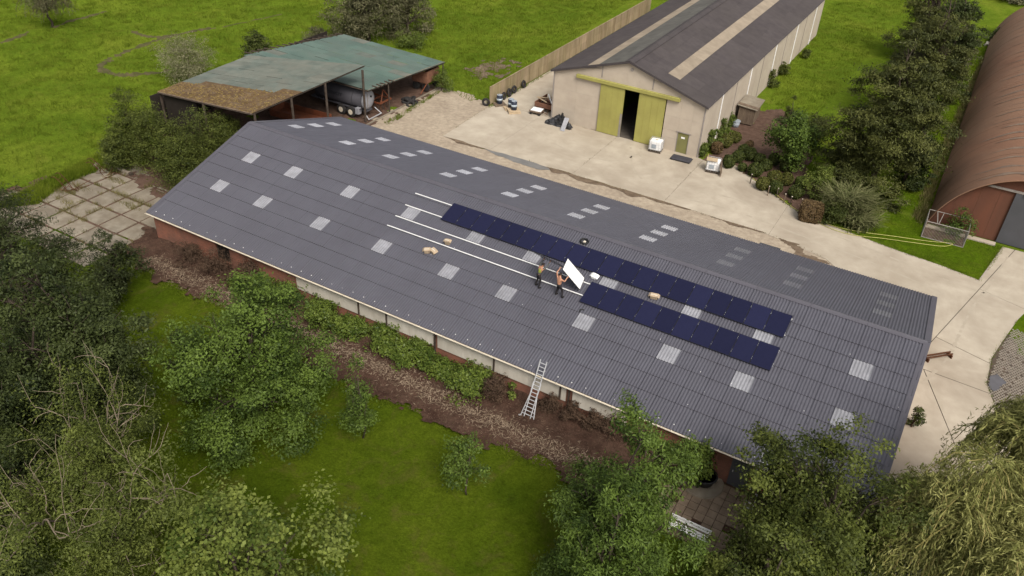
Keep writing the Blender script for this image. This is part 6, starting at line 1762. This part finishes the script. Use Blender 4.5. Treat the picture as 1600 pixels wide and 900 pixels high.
# reeds: arching blades
def reeds(name, label, loc, r, h, nb, seed, mtl, lean=0.8, cat='grass clump', tuft=1.0):
    rg = np.random.default_rng(seed); V = []; T = []
    b = rg.standard_normal((nb, 2)) * r * 0.38; a_ = rg.random(nb) * 6.283; L_ = h * (0.6 + 0.7 * rg.random(nb)); wdt = 0.03 + 0.05 * rg.random(nb)
    d = unit(np.stack([np.cos(a_), np.sin(a_)], 1) + b / max(r, .1) * 0.5 + np.array([0.35, -0.2])); seg = 5
    prevc = None; cs_ = []
    for k in range(seg + 1):
        u = k / seg
        out = d * (L_ * lean * u ** 1.8 * 0.75)[:, None]
        z = L_ * (u - 0.50 * lean * u ** 2.6)
        cs_.append(np.column_stack([b + out, z]))
    sidev = np.column_stack([-d[:, 1], d[:, 0], np.zeros(nb)])
    tn = rg.random(nb)
    for k in range(seg):
        w0 = (wdt * (1 - 0.8 * k / seg))[:, None]; w1 = (wdt * (1 - 0.8 * (k + 1) / seg))[:, None]
        V.append(np.stack([cs_[k] - sidev * w0, cs_[k] + sidev * w0, cs_[k + 1] + sidev * w1, cs_[k + 1] - sidev * w1], 1)); T.append(tn)
    t = thing(name, label, cat, loc)
    add_obj('blades', leaf_mesh('blades', np.concatenate(V).reshape(-1, 3), np.concatenate(T), M[mtl]), t)
    MB().tube([(0, 0, -0.05), (0, 0, 0.3)], [r * 0.25, r * 0.12], 8).build('root_stock', M['twig'], t)
reeds('reed_clump', 'tall pale reeds arching over at the foot of the tall row', (42.21, 33.58, 0.00), 1.7, 3.0, 1000, 401, 'leaf_reed', 0.75)
reeds('reed_clump', 'lower grey-green reeds in front of the tall pale ones', (43.46, 32.43, 0.00), 1.4, 1.7, 650, 402, 'leaf_reed', 0.9)
bush('weed_bush', 'bright green weeds between the garden tree and the reeds', (39.77, 35.07, 3.00, 1.39), 'leaf_bright', 3600, 0.2, 403, 0.35, 8)
bush('dark_bush', 'dark green bush between the copper hedge and the reeds', (41.66, 31.43, 1.85, 1.12), 'leaf_box', 3200, 0.18, 404, 0.4, 7)
bush('scrub', 'scrubby bush behind the garden tree', (36.10, 47.87, 2.30, 1.61), 'leaf_olive', 3200, 0.22, 405, 0.35, 8)
for i, (sp, lab) in enumerate((((28.86, 37.29, 1.40, 0.64), 'climber at the front corner of the warehouse side wall'), ((28.84, 39.46, 1.95, 0.77), 'climber on the warehouse wall, second from the corner'),
                               ((28.58, 42.81, 1.80, 0.80), 'climber on the warehouse wall, third from the corner'), ((28.40, 45.69, 1.40, 0.70), 'climber on the warehouse wall beside the hutch'),
                               ((28.65, 59.49, 1.90, 0.92), 'weedy shrub at the foot of the warehouse side wall beyond the hutch'), ((28.82, 63.87, 1.45, 0.95), 'farther weedy shrub at the foot of the warehouse side wall'),
                               ((29.49, 71.76, 0.95, 0.62), 'farthest tuft of weeds along the warehouse side wall'))):
    bush('wall_climber', lab, sp, 'leaf_weed' if i < 4 else 'leaf_olive', 1500, 0.2, 410 + i, 0.45, 6, 'climbers on the warehouse side wall', 0.5)
bush('tub_plant', 'dark green plant growing inside the wire cage', (50.42, 35.28, 2.50, 1.21), 'leaf_mid', 1500, 0.16, 420, 0.5, 6)
tp2 = bush('gable_plant', 'small dark plant at the foot of the right barn gable', (51.02, 9.99, 1.50, 0.47), 'leaf_box', 900, 0.12, 421, 0.5, 5)
bush('far_bush', 'dark bush at the far corner of the arched barn, left one', (48.85, 94.06, 1.85, 1.18), 'leaf_deep', 2200, 0.3, 422, 0.5, 7, 'bushes beyond the arched barn')
bush('far_bush', 'larger dark bush at the far corner of the arched barn, right one', (51.14, 99.21, 3.10, 1.89), 'leaf_deep', 3200, 0.3, 423, 0.5, 8, 'bushes beyond the arched barn')
bush('far_bush', 'pale scrub along the top right edge of the field', (49.31, 118.09, 1.35, 2.93), 'leaf_greywillow', 3000, 0.3, 424, 0.5, 9, 'bushes beyond the arched barn')

# ---- ground cover nobody could count
def blades(name, label, P, size, mtl, seed, aspect=0.16, lean=0.5, cat='grass'):
    rg = np.random.default_rng(seed); n = len(P)
    al = unit(rg.standard_normal((n, 3)) * lean + np.array([0, 0, 1.0]))
    sz = size * (0.6 + 0.8 * rg.random(n)); t = al; b = unit(np.cross(al, rg.standard_normal((n, 3)))); l = sz[:, None]
    V = np.stack([P - b * l * aspect * 0.4, P + b * l * aspect * 0.4, P + t * l * 0.75 + b * l * aspect * 0.3, P + t * l], 1).reshape(-1, 3)
    tone = np.clip(0.6 * vnoise(P[:, 0] * 0.8, P[:, 1] * 0.8) + 0.4 * rg.random(n), 0, 1)
    o = add_obj(name, leaf_mesh(name, V, tone, M[mtl]))
    return tag(o, label, cat, kind='stuff')
rg = np.random.default_rng(500)
def scatter(poly, n, hf=None, z=0.0, clump=0, spread=0.2):
    p = np.array(poly); out = np.zeros((0, 2))
    while len(out) < n:
        c = p.min(0) + rg.random((n * 2, 2)) * (p.max(0) - p.min(0))
        if clump: c = c[rg.integers(0, max(1, n // clump), n * 2)] + rg.standard_normal((n * 2, 2)) * spread
        c = c[inside(poly, c[:, 0], c[:, 1])]; out = np.concatenate([out, c])
    out = out[:n]
    zz = (hf(out[:, 0], out[:, 1]) if hf else 0) + z
    return np.column_stack([out, np.zeros(len(out)) + zz])
PATHS = np.array([(v.co.x, v.co.y) for o_ in bpy.data.objects if o_.name.startswith('path') for v in o_.data.vertices])[::3]
def off_path(P, d):
    keep = np.ones(len(P), bool)
    for k in range(0, len(P), 4000):
        q = P[k:k + 4000, None, :2] - PATHS[None]; keep[k:k + 4000] = (np.einsum('ijk,ijk->ij', q, q).min(1) > d * d)
    return P[keep]
FIELD_L = [(-14.05, -5.87), (-76.64, 29.60), (-38.52, 61.36), (-19.08, 46.37), (-21.45, 31.55), (-21.05, 18.93), (-15.85, 9.60), (-13.15, 4.96), (-13.13, -0.29)]
P = off_path(scatter(FIELD_L, 60000, field_h, -0.05, 7, 0.28), 0.35)
blades('pasture_tufts', 'rough tufts of pasture grass over the left field', P, 0.30, 'blade', 501)
FIELD_M = [(-12.66, 48.24), (-20.22, 67.59), (1.72, 85.55), (5.05, 38.25), (4.38, 35.60), (0.56, 37.15)]
P = scatter(FIELD_M, 40000, field_h, -0.05, 7, 0.28); blades('meadow_tufts', 'tufts of grass in the meadow behind the fence', P, 0.26, 'blade', 502)
FIELD_R = [(26.14, 101.07), (42.00, 118.52), (36.11, 86.15), (35.53, 65.60), (35.22, 52.01), (29.90, 54.41), (28.29, 68.02)]
P = scatter(FIELD_R, 30000, field_h, -0.05, 7, 0.28); blades('garden_grass', 'grass between the warehouse and the tall row', P, 0.22, 'blade', 503)
VERGE_P = [(45.38, 86.92), (49.15, 96.29), (48.67, 75.43), (48.17, 50.37), (48.16, 37.83), (50.91, 35.14), (53.84, 35.51), (52.74, 29.39), (46.83, 30.49), (41.74, 31.49), (44.23, 39.87), (45.51, 57.51)]
P = scatter(VERGE_P, 36000, None, -0.02, 8, 0.2); blades('verge_grass', 'short grass of the verge by the arched barn', P, 0.14, 'blade', 504)
P = scatter(LAWN, 25000, None, -0.02, 0); blades('lawn_grass', 'short grass of the garden lawn', P, 0.10, 'blade', 505, 0.2)
# weeds in the slab joints and round the edges
pts = []
for k in range(260):
    if random.random() < .5: c = (random.choice(NX[1:]), random.uniform(-3, 6))
    else: c = (random.uniform(-12.5, -2), random.choice(NY[1:]))
    if vnoise(np.array([c[0] * .7]), np.array([c[1] * .7]))[0] < 0.5: continue
    for _ in range(26): pts.append((c[0] + random.gauss(0, .16), c[1] + random.gauss(0, .10), 0.0))
for (cx_, cy_) in ((-9.6, -0.2), (-7.4, 3.0), (-5.4, 2.2), (-11.2, 2.0), (-9.9, 4.3), (-12.0, 0.6)):
    for _ in range(260): pts.append((cx_ + random.gauss(0, .55), cy_ + random.gauss(0, .18), 0.0))
blades('joint_weeds', 'yellow-green weeds growing in the joints of the old slabs', np.array(pts), 0.26, 'blade_dry', 506, 0.12)
EDGE = [(-13.45, -4.27), (-13.92, -0.84), (-14.53, 3.55), (-15.00, 6.97), (-13.35, 8.95), (-10.94, 8.32), (-12.31, 5.55), (-12.47, 1.50), (-11.28, -1.54)]
P = scatter(EDGE, 16000, field_h, -0.03, 12, 0.3); blades('field_edge_weeds', 'tall weeds along the edge of the left field', P, 0.45, 'blade', 507, 0.12)
P = scatter([(48.07, 37.77), (48.06, 50.30), (48.67, 75.43), (49.69, 97.40), (48.56, 95.83), (47.71, 74.71), (47.24, 49.71), (47.11, 36.46), (47.98, 35.54)], 9000, None, -0.02, 10, 0.25)
blades('barn_foot_weeds', 'dry weeds along the foot of the arched barn', P, 0.42, 'blade_dry', 508, 0.10)
P = scatter([(0.49, 26.37), (0.39, 30.19), (0.00, 36.06), (0.32, 36.30), (0.98, 29.82), (1.34, 25.87)], 700, None, 0.0, 12, 0.2); blades('yard_edge_weeds', 'weeds along the edge of the gravel by the shed', P, 0.28, 'blade', 509, 0.14)
P = scatter([(8.09, 67.63), (6.97, 75.56), (6.86, 35.34), (5.70, 36.58), (7.41, 53.52)], 4000, field_h, 0.0, 10, 0.2); blades('fence_foot_weeds', 'grass at the foot of the concrete fence', P, 0.25, 'blade', 510, 0.14)
# ragged grass hanging over hard edges
def edge_pts(line, n, sp, z=0.0):
    line = np.array(line); seg = np.linalg.norm(np.diff(line, axis=0), axis=1); cum = np.concatenate([[0], np.cumsum(seg)]); u = rg.random(n) * cum[-1]
    u = u[vnoise(u * 0.7, u * 0 + 3) > 0.32]
    x = np.interp(u, cum, line[:, 0]); y = np.interp(u, cum, line[:, 1])
    return np.column_stack([x + rg.normal(0, sp, len(u)), y + rg.normal(0, sp, len(u)), np.full(len(u), z)])
P = np.concatenate([edge_pts([(39.71, 31.84), (41.82, 31.17), (44.40, 30.67), (46.88, 30.19), (50.15, 29.80), (52.80, 29.23), (53.37, 32.31), (53.93, 35.57)], 2600, 0.10), edge_pts([(29.14, 36.51), (31.92, 37.21), (35.56, 34.22), (38.50, 32.04), (39.95, 31.50)], 700, 0.10), edge_pts([(55.61, 25.31), (54.89, 21.97), (54.43, 19.62), (54.38, 16.65), (55.09, 14.40)], 500, 0.06)])
blades('edge_grass', 'grass creeping over the edges of the yard concrete', P, 0.15, 'blade', 511, 0.16, 0.8)
P = edge_pts(MULCH[:13], 5200, 0.22, 0.02)
blades('bed_edge_grass', 'ragged grass along the lawn edge of the mulch bed', P, 0.20, 'blade', 512, 0.16, 0.8)
P = np.concatenate([edge_pts([(16.0, 27.2), (38.0, 26.8), (42.6, 25.8)], 500, 0.07, 0.03), edge_pts([(6.8, 27.2), (6.6, 36.0)], 160, 0.08, 0.02), edge_pts([(20.4, 27.3), (20.4, 36.5)], 60, 0.03, 0.03), edge_pts([(29.0, 27.3), (29.0, 36.0)], 60, 0.03, 0.03), edge_pts([(13.2, 36.75), (18.0, 36.75)], 120, 0.05, 0.03)])
blades('joint_grass', 'sparse weeds in the joints of the yard', P, 0.13, 'blade_dry', 513, 0.16, 0.8)
# wood chips and litter on the mulch
n = 16000; P = scatter(MULCH, n, mulch_h, 0.155)
V = leaves(P, np.tile([0, 0, 1.0], (n, 1)), 0.10, 0.35, rg, 0, 1.2, 0.5)
o = add_obj('bark_chips', leaf_mesh('bark_chips', V, np.clip(0.7 * vnoise(P[:, 0] * .7, P[:, 1] * 1.4) + 0.4 * rg.random(n) - .05, 0, 1), leaf_mat('bark_chip', (0.028, 0.015, 0.010), (0.150, 0.098, 0.066), 0.0, 0.9)))
tag(o, 'loose bark chips and twigs over the mulch bed', 'wood chips', kind='stuff')
# straw-coloured cut stalks lying along the bed
n = 6000; q = np.column_stack([rg.uniform(2, 38, n), rg.normal(0, 0.42, n)]); q[:, 1] += -2.6 - 0.02 * (q[:, 0] - 18); ok = inside(MULCH, q[:, 0], q[:, 1]); q = q[ok]; n = len(q)
P = np.column_stack([q, mulch_h(q[:, 0], q[:, 1]) + 0.17])
V = leaves(P, np.tile([0, 0, 1.0], (n, 1)), 0.24, 0.10, rg, 0, 1.5, 0.3)
tag(add_obj('cut_stalks', leaf_mesh('cut_stalks', V, rg.random(n), leaf_mat('cut_stalk', (0.12, 0.085, 0.055), (0.33, 0.25, 0.175), 0.0, 0.9))), 'pale cut stalks lying in a strip along the mulch bed', 'plant litter', kind='stuff')
